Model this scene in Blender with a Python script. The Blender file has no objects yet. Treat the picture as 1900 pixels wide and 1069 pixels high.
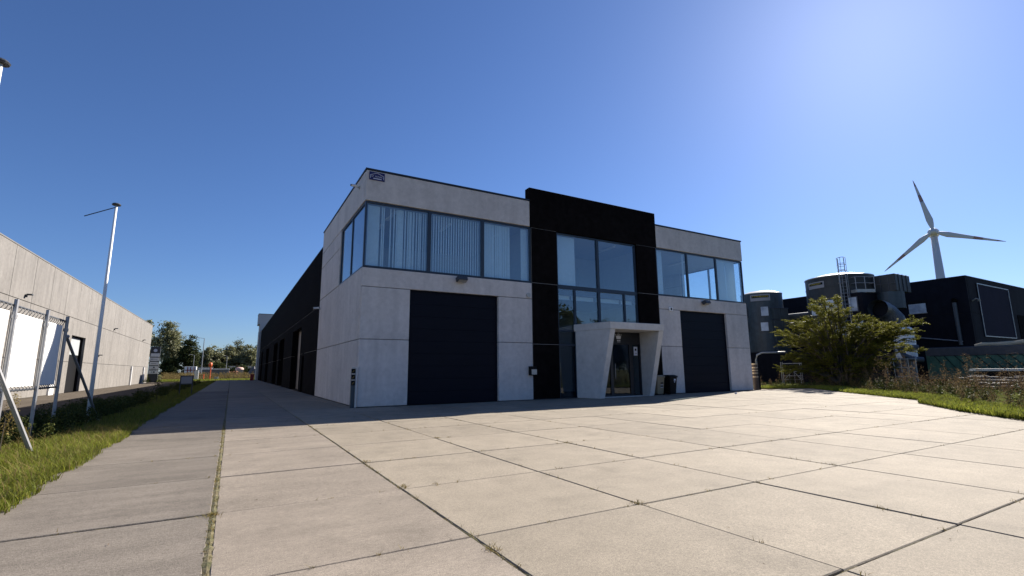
import bpy, bmesh, math, random
import numpy as np
from mathutils import Vector, Matrix
R = math.radians
random.seed(7)
rng = np.random.default_rng(11)
scene = bpy.context.scene
col = scene.collection

# ------------------------------------------------------------------ camera
yaw, pitch, roll = 0.5221, 0.1686, -0.0083
fw = Vector((math.sin(yaw) * math.cos(pitch), math.cos(yaw) * math.cos(pitch), math.sin(pitch)))
rt0 = Vector((math.cos(yaw), -math.sin(yaw), 0))
up0 = rt0.cross(fw)
rt = rt0 * math.cos(roll) + up0 * math.sin(roll)
up = -rt0 * math.sin(roll) + up0 * math.cos(roll)
cam_d = bpy.data.cameras.new('camera')
cam_d.sensor_width = 36
cam_d.lens = 896.19 / 1900 * 36
cam_d.clip_start = 0.05
cam_d.clip_end = 3000
cam = bpy.data.objects.new('camera', cam_d)
cam.matrix_world = Matrix(((rt.x, up.x, -fw.x, -4.4997), (rt.y, up.y, -fw.y, -20.546),
                           (rt.z, up.z, -fw.z, 1.4368), (0, 0, 0, 1)))
col.objects.link(cam)
scene.camera = cam

# ------------------------------------------------------------------ sky and sun
SUN = Vector((1.0, 0.37, 0.695)).normalized()
el = math.asin(SUN.z)
world = bpy.data.worlds.new('World')
scene.world = world
world.use_nodes = True
wt = world.node_tree
sky = wt.nodes.new('ShaderNodeTexSky')
sky.sky_type = 'NISHITA'
sky.sun_disc = False
sky.sun_elevation = el
sky.sun_rotation = math.atan2(SUN.x, SUN.y)
sky.altitude = 0
sky.air_density = 1.0
sky.dust_density = 0.3
sky.ozone_density = 7.0
wt.nodes['Background'].inputs['Strength'].default_value = 0.05
wb = wt.nodes.new('ShaderNodeVectorMath')      # white balance of the whole sky
wb.operation = 'MULTIPLY'
wb.inputs[1].default_value = (0.82, 0.88, 1.05)
wt.links.new(sky.outputs[0], wb.inputs[0])
wt.links.new(wb.outputs[0], wt.nodes['Background'].inputs['Color'])
sl = bpy.data.lights.new('sun', 'SUN')
sl.energy = 5.0
sl.angle = R(0.5)
sl.color = (1.0, 0.93, 0.83)
sun = bpy.data.objects.new('sun', sl)
sun.rotation_euler = (-SUN).to_track_quat('-Z', 'Y').to_euler()
sun.location = (60, 20, 60)
col.objects.link(sun)
scene.view_settings.view_transform = 'Standard'
scene.view_settings.look = 'None'
scene.view_settings.exposure = 1.2
scene.view_settings.gamma = 1.0
scene.view_settings.use_curve_mapping = False
scene.render.engine = 'CYCLES'
scene.cycles.max_bounces = 8
scene.cycles.transparent_max_bounces = 16

# ------------------------------------------------------------------ helpers
ORG = {}


def org(p):
    return ORG.get(p.name, Vector((0, 0, 0))) if p else Vector((0, 0, 0))


def tag(o, label=None, cat=None, group=None, kind=None):
    if label: o['label'] = label
    if cat: o['category'] = cat
    if group: o['group'] = group
    if kind: o['kind'] = kind
    return o


def thing(name, label, cat, loc=(0, 0, 0), group=None):
    o = bpy.data.objects.new(name, None)
    o.empty_display_size = 0.2
    o.location = loc
    col.objects.link(o)
    ORG[o.name] = Vector(loc)
    return tag(o, label, cat, group)


class MB:
    def __init__(s):
        s.v = []; s.f = []

    def add(s, vs, fs):
        n = len(s.v)
        s.v += [tuple(v) for v in vs]
        s.f += [tuple(i + n for i in f) for f in fs]
        return s

    def box(s, x0, x1, y0, y1, z0, z1):
        return s.hexa([(x0, y0, z0), (x1, y0, z0), (x1, y1, z0), (x0, y1, z0),
                       (x0, y0, z1), (x1, y0, z1), (x1, y1, z1), (x0, y1, z1)])

    def hexa(s, p):
        return s.add(p, [(3, 2, 1, 0), (4, 5, 6, 7), (0, 1, 5, 4), (1, 2, 6, 5), (2, 3, 7, 6), (3, 0, 4, 7)])

    def prism(s, pts, d):
        """closed polygon pts (3d) extruded along vector d"""
        n = len(pts); d = Vector(d)
        vs = [Vector(p) for p in pts] + [Vector(p) + d for p in pts]
        fs = [tuple(range(n - 1, -1, -1)), tuple(range(n, 2 * n))]
        fs += [(i, (i + 1) % n, n + (i + 1) % n, n + i) for i in range(n)]
        return s.add(vs, fs)

    def tube(s, pts, r, n=8, cap=True):
        pts = [Vector(p) for p in pts]
        rs = r if isinstance(r, (list, tuple)) else [r] * len(pts)
        vs = []; fs = []
        for i, p in enumerate(pts):
            a = pts[max(i - 1, 0)]; b = pts[min(i + 1, len(pts) - 1)]
            t = (b - a).normalized()
            q = t.cross(Vector((0, 0, 1)) if abs(t.z) < 0.9 else Vector((1, 0, 0))).normalized()
            w = t.cross(q)
            for k in range(n):
                an = 2 * math.pi * k / n
                vs.append(p + (q * math.cos(an) + w * math.sin(an)) * rs[i])
        for i in range(len(pts) - 1):
            for k in range(n):
                fs.append((i * n + k, i * n + (k + 1) % n, (i + 1) * n + (k + 1) % n, (i + 1) * n + k))
        if cap:
            fs.append(tuple(range(n - 1, -1, -1)))
            fs.append(tuple(range((len(pts) - 1) * n, len(pts) * n)))
        return s.add(vs, fs)

    def lathe(s, cx, cy, prof, n=32):
        vs = []; fs = []
        for r, z in prof:
            for k in range(n):
                a = 2 * math.pi * k / n
                vs.append((cx + r * math.cos(a), cy + r * math.sin(a), z))
        for i in range(len(prof) - 1):
            for k in range(n):
                fs.append((i * n + k, i * n + (k + 1) % n, (i + 1) * n + (k + 1) % n, (i + 1) * n + k))
        return s.add(vs, fs)

    def build(s, name, m, parent=None, bevel=0, smooth=False, seg=1):
        o3 = org(parent)
        me = bpy.data.meshes.new(name)
        me.from_pydata([(v[0] - o3.x, v[1] - o3.y, v[2] - o3.z) for v in s.v], [], s.f)
        if bevel:
            bm = bmesh.new(); bm.from_mesh(me)
            bmesh.ops.bevel(bm, geom=list(bm.edges), offset=bevel, segments=seg, affect='EDGES', clamp_overlap=True)
            bm.to_mesh(me); bm.free()
        if smooth:
            for p in me.polygons: p.use_smooth = True
        me.materials.append(m)
        o = bpy.data.objects.new(name, me)
        col.objects.link(o)
        if parent:
            o.parent = parent
        ORG[o.name] = o3
        return o


def part(name, m, parent, *dims, bevel=0):
    return MB().box(*dims).build(name, m, parent, bevel)


def np_mesh(name, verts, faces, m, parent=None):
    """verts (N,3), faces (F,k) constant k"""
    me = bpy.data.meshes.new(name)
    verts = np.asarray(verts, dtype=np.float32); faces = np.asarray(faces, dtype=np.int32)
    k = faces.shape[1]
    me.vertices.add(len(verts)); me.vertices.foreach_set('co', verts.ravel())
    me.loops.add(faces.size); me.loops.foreach_set('vertex_index', faces.ravel())
    me.polygons.add(len(faces))
    me.polygons.foreach_set('loop_start', np.arange(0, faces.size, k, dtype=np.int32))
    me.polygons.foreach_set('loop_total', np.full(len(faces), k, dtype=np.int32))
    me.update(); me.validate()
    me.materials.append(m)
    o = bpy.data.objects.new(name, me)
    col.objects.link(o)
    if parent: o.parent = parent
    return o


def text_mesh(name, s, size, m, parent, loc, rot, squeeze=1.0):
    c = bpy.data.curves.new(name, 'FONT')
    c.body = s; c.size = size; c.align_x = 'CENTER'; c.align_y = 'CENTER'; c.extrude = 0.004
    tmp = bpy.data.objects.new(name, c); col.objects.link(tmp)
    dg = bpy.context.evaluated_depsgraph_get()
    me = bpy.data.meshes.new_from_object(tmp.evaluated_get(dg))
    bpy.data.objects.remove(tmp)
    me.materials.clear(); me.materials.append(m)
    o = bpy.data.objects.new(name, me); col.objects.link(o)
    o.parent = parent
    o.location = Vector(loc) - org(parent)
    o.rotation_euler = rot
    o.scale = (squeeze, 1, 1)
    return o


def copy_tree(o, parent=None):
    c = o.copy(); col.objects.link(c)
    if parent: c.parent = parent
    for ch in list(o.children): copy_tree(ch, c)
    return c


# ------------------------------------------------------------------ materials
def nm(nt, t, **kw):
    n = nt.nodes.new(t)
    for k, v in kw.items(): setattr(n, k, v)
    return n


def mat(name, c, rough=0.75, var=0.12, scale=6.0, bump=0.0, bscale=60.0, metal=0.0, streak=0.0, speck=0.0, objvar=0.0,
        spec=0.5, stain=0.0, island=0.0, hue=None, transl=0.0, stretch=(1, 1, 1), grain=0.0):
    m = bpy.data.materials.new(name); m.use_nodes = True
    nt = m.node_tree; L = nt.links
    b = nt.nodes['Principled BSDF']
    b.inputs['Roughness'].default_value = rough
    b.inputs['Metallic'].default_value = metal
    b.inputs['Specular IOR Level'].default_value = spec
    g = nm(nt, 'ShaderNodeNewGeometry')
    pos = g.outputs['Position']
    fac = None

    def math_(op, a, bb):
        n = nm(nt, 'ShaderNodeMath', operation=op)
        for i, v in enumerate((a, bb)):
            if isinstance(v, (int, float)): n.inputs[i].default_value = v
            else: L.new(v, n.inputs[i])
        return n.outputs[0]

    def noise(sc, det=4, st=None, rough_=0.55):
        src = pos
        if st:
            mp = nm(nt, 'ShaderNodeMapping'); mp.inputs['Scale'].default_value = st
            L.new(pos, mp.inputs['Vector']); src = mp.outputs[0]
        n = nm(nt, 'ShaderNodeTexNoise'); n.inputs['Scale'].default_value = sc
        n.inputs['Detail'].default_value = det; n.inputs['Roughness'].default_value = rough_
        L.new(src, n.inputs['Vector'])
        return n.outputs[0]

    def rng_(v, a0, a1, b0, b1):
        n = nm(nt, 'ShaderNodeMapRange')
        L.new(v, n.inputs[0])
        for i, x in enumerate((a0, a1, b0, b1)): n.inputs[i + 1].default_value = x
        return n.outputs[0]
    val = None

    def mul(v):
        nonlocal val
        val = v if val is None else math_('MULTIPLY', val, v)
    if var: mul(rng_(noise(scale, 5, stretch), 0.3, 0.7, 1 - var, 1 + var))
    if var: mul(rng_(noise(scale * 0.13, 3, stretch), 0.3, 0.7, 1 - var * 0.8, 1 + var * 0.8))
    if speck: mul(rng_(noise(130, 2), 0.35, 0.65, 1 - speck, 1 + speck))
    if grain:
        mul(rng_(noise(26, 3, stretch, 0.7), 0.33, 0.67, 1 - grain, 1 + grain))
        mul(rng_(noise(70, 2), 0.36, 0.64, 1 - grain * .8, 1 + grain * .8))
    if streak: mul(rng_(noise(2.2, 4, (1, 1, 0.07)), 0.42, 0.72, 1.0 + streak * 0.15, 1 - streak))
    if stain: mul(rng_(noise(0.9, 6, None, 0.7), 0.5, 0.75, 1.0, 1 - stain))
    if objvar:
        oi = nm(nt, 'ShaderNodeObjectInfo')
        mul(rng_(oi.outputs['Random'], 0, 1, 1 - objvar, 1 + objvar))
    if island: mul(rng_(g.outputs['Random Per Island'], 0, 1, 1 - island, 1 + island))
    base = None
    if hue:
        mx = nm(nt, 'ShaderNodeMix', data_type='RGBA')
        mx.inputs[6].default_value = (*c, 1); mx.inputs[7].default_value = (*hue, 1)
        if island:
            wn = nm(nt, 'ShaderNodeTexWhiteNoise', noise_dimensions='1D')
            L.new(g.outputs['Random Per Island'], wn.inputs['W'])
            L.new(wn.outputs[0], mx.inputs[0])
        else:
            L.new(rng_(noise(scale * 0.4, 4), 0.4, 0.62, 0, 1), mx.inputs[0])
        base = mx.outputs[2]
    colr = None
    if val is not None:
        vm = nm(nt, 'ShaderNodeVectorMath', operation='SCALE')
        if base is not None: L.new(base, vm.inputs[0])
        else: vm.inputs[0].default_value = c
        L.new(val, vm.inputs['Scale'])
        colr = vm.outputs[0]
    elif base is not None: colr = base
    if colr is not None: L.new(colr, b.inputs['Base Color'])
    else: b.inputs['Base Color'].default_value = (*c, 1)
    if bump:
        bn = nm(nt, 'ShaderNodeBump'); bn.inputs['Strength'].default_value = bump
        bn.inputs['Distance'].default_value = 0.02
        L.new(noise(bscale, 4), bn.inputs['Height']); L.new(bn.outputs[0], b.inputs['Normal'])
    if transl:
        t = nm(nt, 'ShaderNodeBsdfTranslucent')
        if colr is not None: L.new(colr, t.inputs[0])
        else: t.inputs[0].default_value = (*c, 1)
        ms = nm(nt, 'ShaderNodeMixShader'); ms.inputs[0].default_value = transl
        L.new(b.outputs[0], ms.inputs[1]); L.new(t.outputs[0], ms.inputs[2])
        L.new(ms.outputs[0], nt.nodes['Material Output'].inputs[0])
    return m


def glass(name, tint, refl, ior=1.5, gl=(0.92, 0.96, 1.0)):
    m = bpy.data.materials.new(name); m.use_nodes = True
    nt = m.node_tree; L = nt.links
    nt.nodes.remove(nt.nodes['Principled BSDF'])
    tr = nm(nt, 'ShaderNodeBsdfTransparent'); tr.inputs[0].default_value = (*tint, 1)
    gs = nm(nt, 'ShaderNodeBsdfGlossy'); gs.inputs['Roughness'].default_value = 0.0
    gs.inputs[0].default_value = (*gl, 1)
    ge = nm(nt, 'ShaderNodeNewGeometry')
    dt = nm(nt, 'ShaderNodeVectorMath', operation='DOT_PRODUCT')
    L.new(ge.outputs['Normal'], dt.inputs[0]); L.new(ge.outputs['Incoming'], dt.inputs[1])
    ab = nm(nt, 'ShaderNodeMath', operation='ABSOLUTE'); L.new(dt.outputs['Value'], ab.inputs[0])
    om = nm(nt, 'ShaderNodeMath', operation='SUBTRACT'); om.inputs[0].default_value = 1; L.new(ab.outputs[0], om.inputs[1])
    pw = nm(nt, 'ShaderNodeMath', operation='POWER'); L.new(om.outputs[0], pw.inputs[0]); pw.inputs[1].default_value = 5
    mr = nm(nt, 'ShaderNodeMapRange'); L.new(pw.outputs[0], mr.inputs[0])
    mr.inputs[3].default_value = refl; mr.inputs[4].default_value = 1
    ms = nm(nt, 'ShaderNodeMixShader')
    L.new(mr.outputs[0], ms.inputs[0]); L.new(tr.outputs[0], ms.inputs[1]); L.new(gs.outputs[0], ms.inputs[2])
    L.new(ms.outputs[0], nt.nodes['Material Output'].inputs[0])
    return m


M = {}
M['concrete'] = mat('precast_concrete', (0.57, 0.535, 0.51), 0.85, 0.08, 5, 0.35, 90, speck=0.16, streak=0.10, stain=0.18, objvar=0.04)
M['concrete_n'] = mat('pebbled_concrete', (0.20, 0.185, 0.17), 0.9, 0.10, 4, 0.5, 45, speck=0.22, streak=0.2, stain=0.1, objvar=0.05)
M['canopy'] = mat('smooth_concrete', (0.57, 0.55, 0.52), 0.8, 0.08, 4, 0.2, 70, speck=0.07, stain=0.15)
M['sealant'] = mat('dark_sealant', (0.13, 0.13, 0.13), 0.8, 0.1)
M['sealant_l'] = mat('grey_sealant', (0.15, 0.145, 0.14), 0.8, 0.1)
M['black'] = mat('black_pebble_panel', (0.0075, 0.0062, 0.0062), 0.9, 0.35, 3, 0.6, 70, speck=0.5, spec=0.03, objvar=0.1)
M['coping'] = mat('dark_coping', (0.012, 0.013, 0.018), 0.45, 0.1)
M['frame'] = mat('blue_black_aluminium', (0.018, 0.03, 0.05), 0.4, 0.08, 3)
M['door'] = mat('navy_door', (0.0022, 0.0035, 0.010), 0.55, 0.1, 2, 0.1, 30, spec=0.15)
M['leaf_door'] = mat('grey_door_leaf', (0.23, 0.21, 0.19), 0.5, 0.15, 2)
M['glass'] = glass('window_glass', (0.88, 0.94, 0.96), 0.12)
M['glass_d'] = glass('dark_glass', (0.6, 0.66, 0.7), 0.05)
M['blind'] = mat('pale_blind', (0.62, 0.70, 0.72), 0.7, 0.04)
M['room'] = mat('room_white', (0.42, 0.44, 0.46), 0.8, 0.05)
M['room_d'] = mat('room_carpet', (0.06, 0.065, 0.08), 0.9, 0.1)
M['tube'] = mat('lamp_housing', (0.8, 0.8, 0.75), 0.5, 0)
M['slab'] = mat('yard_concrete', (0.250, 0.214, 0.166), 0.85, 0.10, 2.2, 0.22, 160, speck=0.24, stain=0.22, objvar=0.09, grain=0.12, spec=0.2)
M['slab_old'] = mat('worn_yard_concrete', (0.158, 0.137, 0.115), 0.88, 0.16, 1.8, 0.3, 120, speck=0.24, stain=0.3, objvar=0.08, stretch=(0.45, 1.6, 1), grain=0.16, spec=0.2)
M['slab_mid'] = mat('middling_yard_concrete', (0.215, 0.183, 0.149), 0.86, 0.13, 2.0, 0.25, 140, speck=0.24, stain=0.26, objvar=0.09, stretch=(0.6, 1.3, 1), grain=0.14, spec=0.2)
M['soil'] = mat('joint_soil', (0.10, 0.076, 0.05), 0.95, 0.4, 14, 0.6, 40, spec=0.0)
M['moss'] = mat('joint_moss', (0.14, 0.115, 0.06), 0.95, 0.45, 20, 0.8, 60, hue=(0.085, 0.082, 0.03))
M['asphalt'] = mat('worn_asphalt', (0.115, 0.098, 0.08), 0.9, 0.15, 3, 0.4, 80, speck=0.15, stain=0.15, spec=0.0)
M['earth'] = mat('bare_earth', (0.10, 0.085, 0.05), 0.95, 0.3, 0.5, 0.4, 6, hue=(0.07, 0.085, 0.03), spec=0.0)
M['turf'] = mat('turf_soil', (0.05, 0.065, 0.016), 0.95, 0.3, 5, 0.8, 20, hue=(0.085, 0.085, 0.03), spec=0.0)
M['grass'] = mat('grass_blade', (0.13, 0.165, 0.02), 0.6, 0.2, 0.8, island=0.4, hue=(0.19, 0.19, 0.032), transl=0.45, spec=0.15)
M['drygrass'] = mat('dry_grass', (0.25, 0.18, 0.085), 0.8, 0.2, 0.6, island=0.35, hue=(0.15, 0.12, 0.04), transl=0.3, spec=0.06)
M['weed_g'] = mat('weed_leaf', (0.04, 0.055, 0.016), 0.6, 0.2, 1, island=0.35, hue=(0.07, 0.075, 0.02), transl=0.25, spec=0.06)
M['weed_b'] = mat('seeding_weed', (0.11, 0.066, 0.042), 0.85, 0.25, 0.7, island=0.45, hue=(0.17, 0.125, 0.06), transl=0.25, spec=0.06)
M['weed_dry'] = mat('dry_weed', (0.15, 0.11, 0.05), 0.8, 0.2, 0.6, island=0.4, hue=(0.09, 0.085, 0.03), transl=0.25, spec=0.06)
M['weed_y'] = mat('yellow_weed', (0.24, 0.17, 0.06), 0.8, 0.2, 2, island=0.3, hue=(0.17, 0.15, 0.05), transl=0.3, spec=0.06)
M['leaf'] = mat('tree_leaf', (0.095, 0.105, 0.018), 0.5, 0.2, 0.7, island=0.35, hue=(0.15, 0.14, 0.025), transl=0.45, spec=0.02)
M['leaf_d'] = mat('dark_leaf', (0.035, 0.048, 0.018), 0.6, 0.2, 0.3, island=0.35, hue=(0.06, 0.07, 0.025), transl=0.25, spec=0.06)
M['leaf_p'] = mat('poplar_leaf', (0.14, 0.145, 0.06), 0.5, 0.2, 0.2, island=0.4, hue=(0.25, 0.25, 0.15), transl=0.3, spec=0.2)
M['bark'] = mat('bark', (0.06, 0.048, 0.036), 0.9, 0.3, 8, 0.6, 20)
M['white'] = mat('white_paint', (0.78, 0.78, 0.77), 0.45, 0.04, 3)
M['tarp'] = mat('white_tarp', (0.80, 0.80, 0.78), 0.6, 0.03, 2, 0.05, 4, transl=0.02)
M['galv'] = mat('galvanised_steel', (0.30, 0.30, 0.31), 0.45, 0.15, 5, metal=0.5)
M['dsteel'] = mat('dark_steel', (0.04, 0.045, 0.055), 0.5, 0.15, 4)
M['plast_k'] = mat('black_plastic', (0.006, 0.006, 0.007), 0.6, 0.1, spec=0.15)
M['plast_b'] = mat('beige_plastic', (0.27, 0.22, 0.14), 0.55, 0.1, 5)
M['silver'] = mat('silver_housing', (0.42, 0.41, 0.38), 0.45, 0.1, metal=0.3)
M['blue'] = mat('sign_blue', (0.012, 0.012, 0.10), 0.5, 0)
M['print'] = mat('white_print', (0.62, 0.64, 0.72), 0.6, 0)
M['silo'] = mat('silo_paint', (0.042, 0.060, 0.072), 0.55, 0.18, 2, 0.1, 8, streak=0.3, stain=0.2)
M['silo2'] = mat('silo_paint_grey', (0.030, 0.033, 0.034), 0.55, 0.2, 2, 0.1, 8, streak=0.35, stain=0.2)
M['roofm'] = mat('silo_roof', (0.5, 0.47, 0.42), 0.4, 0.1)
M['darkhall'] = mat('dark_cladding', (0.010, 0.0105, 0.016), 0.8, 0.2, 1.5, 0.1, 20, streak=0.2, spec=0.12)
M['panel_p'] = mat('purple_panel', (0.012, 0.0105, 0.026), 0.8, 0.1, 1, spec=0.1)
M['duct'] = mat('duct_metal', (0.065, 0.075, 0.088), 0.45, 0.15, 3, metal=0.2)
M['green'] = mat('container_green', (0.048, 0.125, 0.082), 0.6, 0.2, 2, 0.05, 8, stain=0.25)
M['cover'] = mat('container_cover', (0.055, 0.055, 0.062), 0.7, 0.15, 3)
M['beige'] = mat('canvas_beige', (0.50, 0.40, 0.26), 0.8, 0.1, 3)
M['pale'] = mat('pale_board', (0.75, 0.74, 0.66), 0.6, 0.06, 3)
M['debris'] = mat('scrap', (0.09, 0.085, 0.09), 0.8, 0.4, 5, island=0.4)
M['inspect'] = mat('filter_window', (0.52, 0.57, 0.63), 0.4, 0.15, 3, hue=(0.32, 0.37, 0.45))
M['yellow'] = mat('sign_yellow', (0.55, 0.42, 0.05), 0.6, 0)
M['signgrey'] = mat('sign_grey', (0.28, 0.28, 0.30), 0.6, 0)
M['turb'] = mat('turbine_white', (0.55, 0.56, 0.57), 0.45, 0.03, 0.05)
M['red'] = mat('red_band', (0.33, 0.21, 0.19), 0.5, 0.1, 0.2)
M['orange'] = mat('orange_paint', (0.75, 0.13, 0.03), 0.5, 0.08)
M['redp'] = mat('red_paint', (0.22, 0.015, 0.012), 0.5, 0.1)
M['rust'] = mat('rusty_steel', (0.22, 0.09, 0.04), 0.8, 0.3, 3)
M['tan'] = mat('tan_wall', (0.34, 0.29, 0.22), 0.85, 0.1)
M['pink'] = mat('pink_roof', (0.55, 0.36, 0.29), 0.7, 0.05)
M['wood'] = mat('post_wood', (0.07, 0.05, 0.038), 0.85, 0.2)
M['greyb'] = mat('grey_render', (0.33, 0.35, 0.36), 0.7, 0.06)

exec_order = []
# ------------------------------------------------------------------ ground
def sheet(name, m, nx, ny, x0, x1, y0, y1, zf, kind='structure'):
    xs = np.linspace(x0, x1, nx); ys = np.linspace(y0, y1, ny)
    X, Y = np.meshgrid(xs, ys, indexing='ij')
    Z = np.vectorize(zf)(X, Y)
    v = np.stack([X.ravel(), Y.ravel(), Z.ravel()], 1)
    i = np.arange((nx - 1) * (ny - 1)); a = (i // (ny - 1)) * ny + i % (ny - 1)
    f = np.stack([a, a + ny, a + ny + 1, a + 1], 1)
    o = np_mesh(name, v, f, m)
    return tag(o, kind=kind)


sheet('terrain', M['earth'], 60, 60, -1500, 1500, -1500, 1500, lambda x, y: -0.42)
sheet('neighbour_pavement', M['asphalt'], 2, 2, -17.3, -9.9, -45, 96, lambda x, y: -0.25)
sheet('grass_bank', M['turf'], 14, 120, -10.6, -6.45, -40, 92,
      lambda x, y: -0.02 - 0.30 * max(0, min(1, (-7.4 - x) / 2.6)) + 0.03 * math.sin(x * 3 + y * 1.3) * (1 if x < -6.9 else 0))
sheet('yard_soil', M['soil'], 2, 2, -6.75, 34, -40, 86, lambda x, y: -0.019)
sheet('side_ground', M['earth'], 40, 60, 26.3, 110, -60, 90, lambda x, y: -0.025 + 0.0 * x)

# right grass verge outline (yard edge), from the far corner of the building to the street
EDGE = [(27.3, 30), (27.1, 2.4), (31.0, -1.0), (26.3, -5.6), (21.4, -10.9), (19.6, -11.4), (16.2, -13.75), (15.4, -14.5), (13.3, -16.4), (9.8, -19.5), (6.5, -22.5)]
EDGE_ARR = np.array(EDGE)


def edge_x(y):
    ys = EDGE_ARR[:, 1][::-1]; xs = EDGE_ARR[:, 0][::-1]
    return float(np.interp(y, ys, xs))


def build_verge():
    mb = MB(); n = 0
    ys = np.concatenate([np.linspace(-22.5, 2.4, 140), np.linspace(2.6, 30, 10)])
    offs = [0.0, 0.06, 0.35, 1.5, 6, 30]
    hs = [-0.03, 0.02, 0.045, 0.06, 0.03, 0.0]
    vs = []; fs = []
    for y in ys:
        w = 0.10 * math.sin(y * 5.1) + 0.06 * math.sin(y * 13.7) + 0.05 * random.uniform(-1, 1)
        for o_, h in zip(offs, hs):
            vs.append((edge_x(y) + w * (1 if o_ < 1 else 0) + o_ * 1.0, y - o_ * 0.12, h))
    k = len(offs)
    for i in range(len(ys) - 1):
        for j in range(k - 1):
            a = i * k + j
            fs.append((a, a + 1, a + k + 1, a + k))
    mb.add(vs, fs)
    return tag(mb.build('grass_verge', M['turf']), kind='structure')


build_verge()

# ---- yard slabs, each its own piece
XJ = [-6.62] + [-4.545 + 1.995 * i for i in range(19)]
YJ = [-24.55 + 2.03 * i for i in range(56)]
yard = tag(MB().box(-6.6, -0.3, 86.6, 86.85, -0.2, 0.0).build('concrete_yard', M['slab']), kind='structure')
cache = {}


def slab_mesh(w, d, m=None):
    m = m or M['slab']
    k = (round(w, 2), round(d, 2), m.name)
    if k not in cache:
        bm = bmesh.new()
        bmesh.ops.create_cube(bm, size=1, matrix=Matrix.Diagonal((w, d, 0.14, 1)))
        bmesh.ops.bevel(bm, geom=[e for e in bm.edges if all(v.co.z > 0 for v in e.verts)], offset=0.008, segments=1, affect='EDGES')
        me = bpy.data.meshes.new('slab'); bm.to_mesh(me); bm.free()
        me.materials.append(m); cache[k] = me
    return cache[k]


def put_slab(x0, x1, y0, y1):
    g = 0.009
    gx0 = 0.026 if abs(x0 + 4.545) < 0.02 else g
    gx1 = 0.026 if abs(x1 + 4.545) < 0.02 else (0.014 if abs(x1 + 2.55) < 0.02 else g)
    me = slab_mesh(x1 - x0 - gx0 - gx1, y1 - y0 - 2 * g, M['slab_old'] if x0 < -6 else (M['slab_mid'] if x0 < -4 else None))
    o = bpy.data.objects.new('slab', me)
    o.location = ((x0 + gx0 + x1 - gx1) / 2 + random.uniform(-.004, .004), (y0 + y1) / 2 + random.uniform(-.004, .004), -0.07 + random.uniform(-.004, .003))
    o.rotation_euler = (random.uniform(-.0012, .0012), random.uniform(-.0012, .0012), random.uniform(-.0015, .0015))
    col.objects.link(o); o.parent = yard


nslab = 0
for j in range(len(YJ) - 1):
    y0, y1 = YJ[j], YJ[j + 1]
    for i in range(len(XJ) - 1):
        x0, x1 = XJ[i], XJ[i + 1]
        if y1 < -20.8 and (x0 < -6 or True):
            pass
        if y0 > -0.5 and x0 > -1: continue
        if y0 > 24: continue
        if y0 <= -0.5 and (x0 > edge_x(max(y0, y1)) + 0.2 and x0 > edge_x(y0) + 0.2): continue
        if y1 < -20.0 and x0 > 4: continue
        xx1 = x1
        if y0 > -0.5 and x1 > -0.3: xx1 = -0.06
        if y0 <= -0.5 < y1: pass
        put_slab(x0, xx1, y0, min(y1, y1)); nslab += 1
    if y0 > -0.5 and y0 <= 24:
        put_slab(-0.555, -0.03, y0, y1)
# last slabs in front of right corner and past it
rest = MB()
for j in range(len(YJ) - 1):
    if YJ[j] > 24 and YJ[j] < 84.5:
        for x0, x1 in ((-6.62, -4.565), (-4.525, -2.56), (-2.54, -0.56), (-0.55, -0.03)):
            rest.box(x0, x1, YJ[j] + .012, YJ[j + 1] - .012, -0.14, -0.001 + random.uniform(-.004, .003))
rest.build('slab', M['slab'], yard)['kind'] = 'stuff'
rest2 = MB()   # slabs beside the right wall
for j in range(11, 14):
    rest2.box(25.95, 27.3, YJ[j + 1] + 0.01, YJ[j + 2] - 0.01, -0.14, -0.003)
rest2.build('slab', M['slab'], yard)

# moss and soil proud in the wide joints
mm = MB()
def joint_strip(x0, y0, x1, y1, w, h):
    n = max(2, int(math.hypot(x1 - x0, y1 - y0) / 0.08))
    dx, dy = (x1 - x0), (y1 - y0); ln = math.hypot(dx, dy); px, py = -dy / ln, dx / ln
    vs = []; fs = []
    for i in range(n + 1):
        t = i / n
        ww = w * random.uniform(0.75, 1.25); hh = h + random.uniform(-.006, .008)
        cx, cy = x0 + dx * t, y0 + dy * t
        vs += [(cx - px * ww, cy - py * ww, hh - .010), (cx, cy, hh), (cx + px * ww, cy + py * ww, hh - .010)]
    for i in range(n):
        a = i * 3
        fs += [(a, a + 1, a + 4, a + 3), (a + 1, a + 2, a + 5, a + 4)]
    mm.add(vs, fs)
joint_strip(-4.545, -22, -4.545, 20, 0.034, 0.001)
joint_strip(-2.55, -22, -2.55, 20, 0.020, -0.006)
joint_strip(-0.555, -22, -0.555, 0, 0.012, -0.012)
for i in range(10, 14): pass
for j in range(2, 12): joint_strip(-6.6, YJ[j], 18, YJ[j], 0.013, -0.011)
for i in range(4, 14): joint_strip(XJ[i], -20, XJ[i], -1, 0.010, -0.012)
tag(mm.build('joint_moss', M['moss']), kind='stuff', label='olive moss and soil filling the joints between yard slabs', cat='moss')


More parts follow.
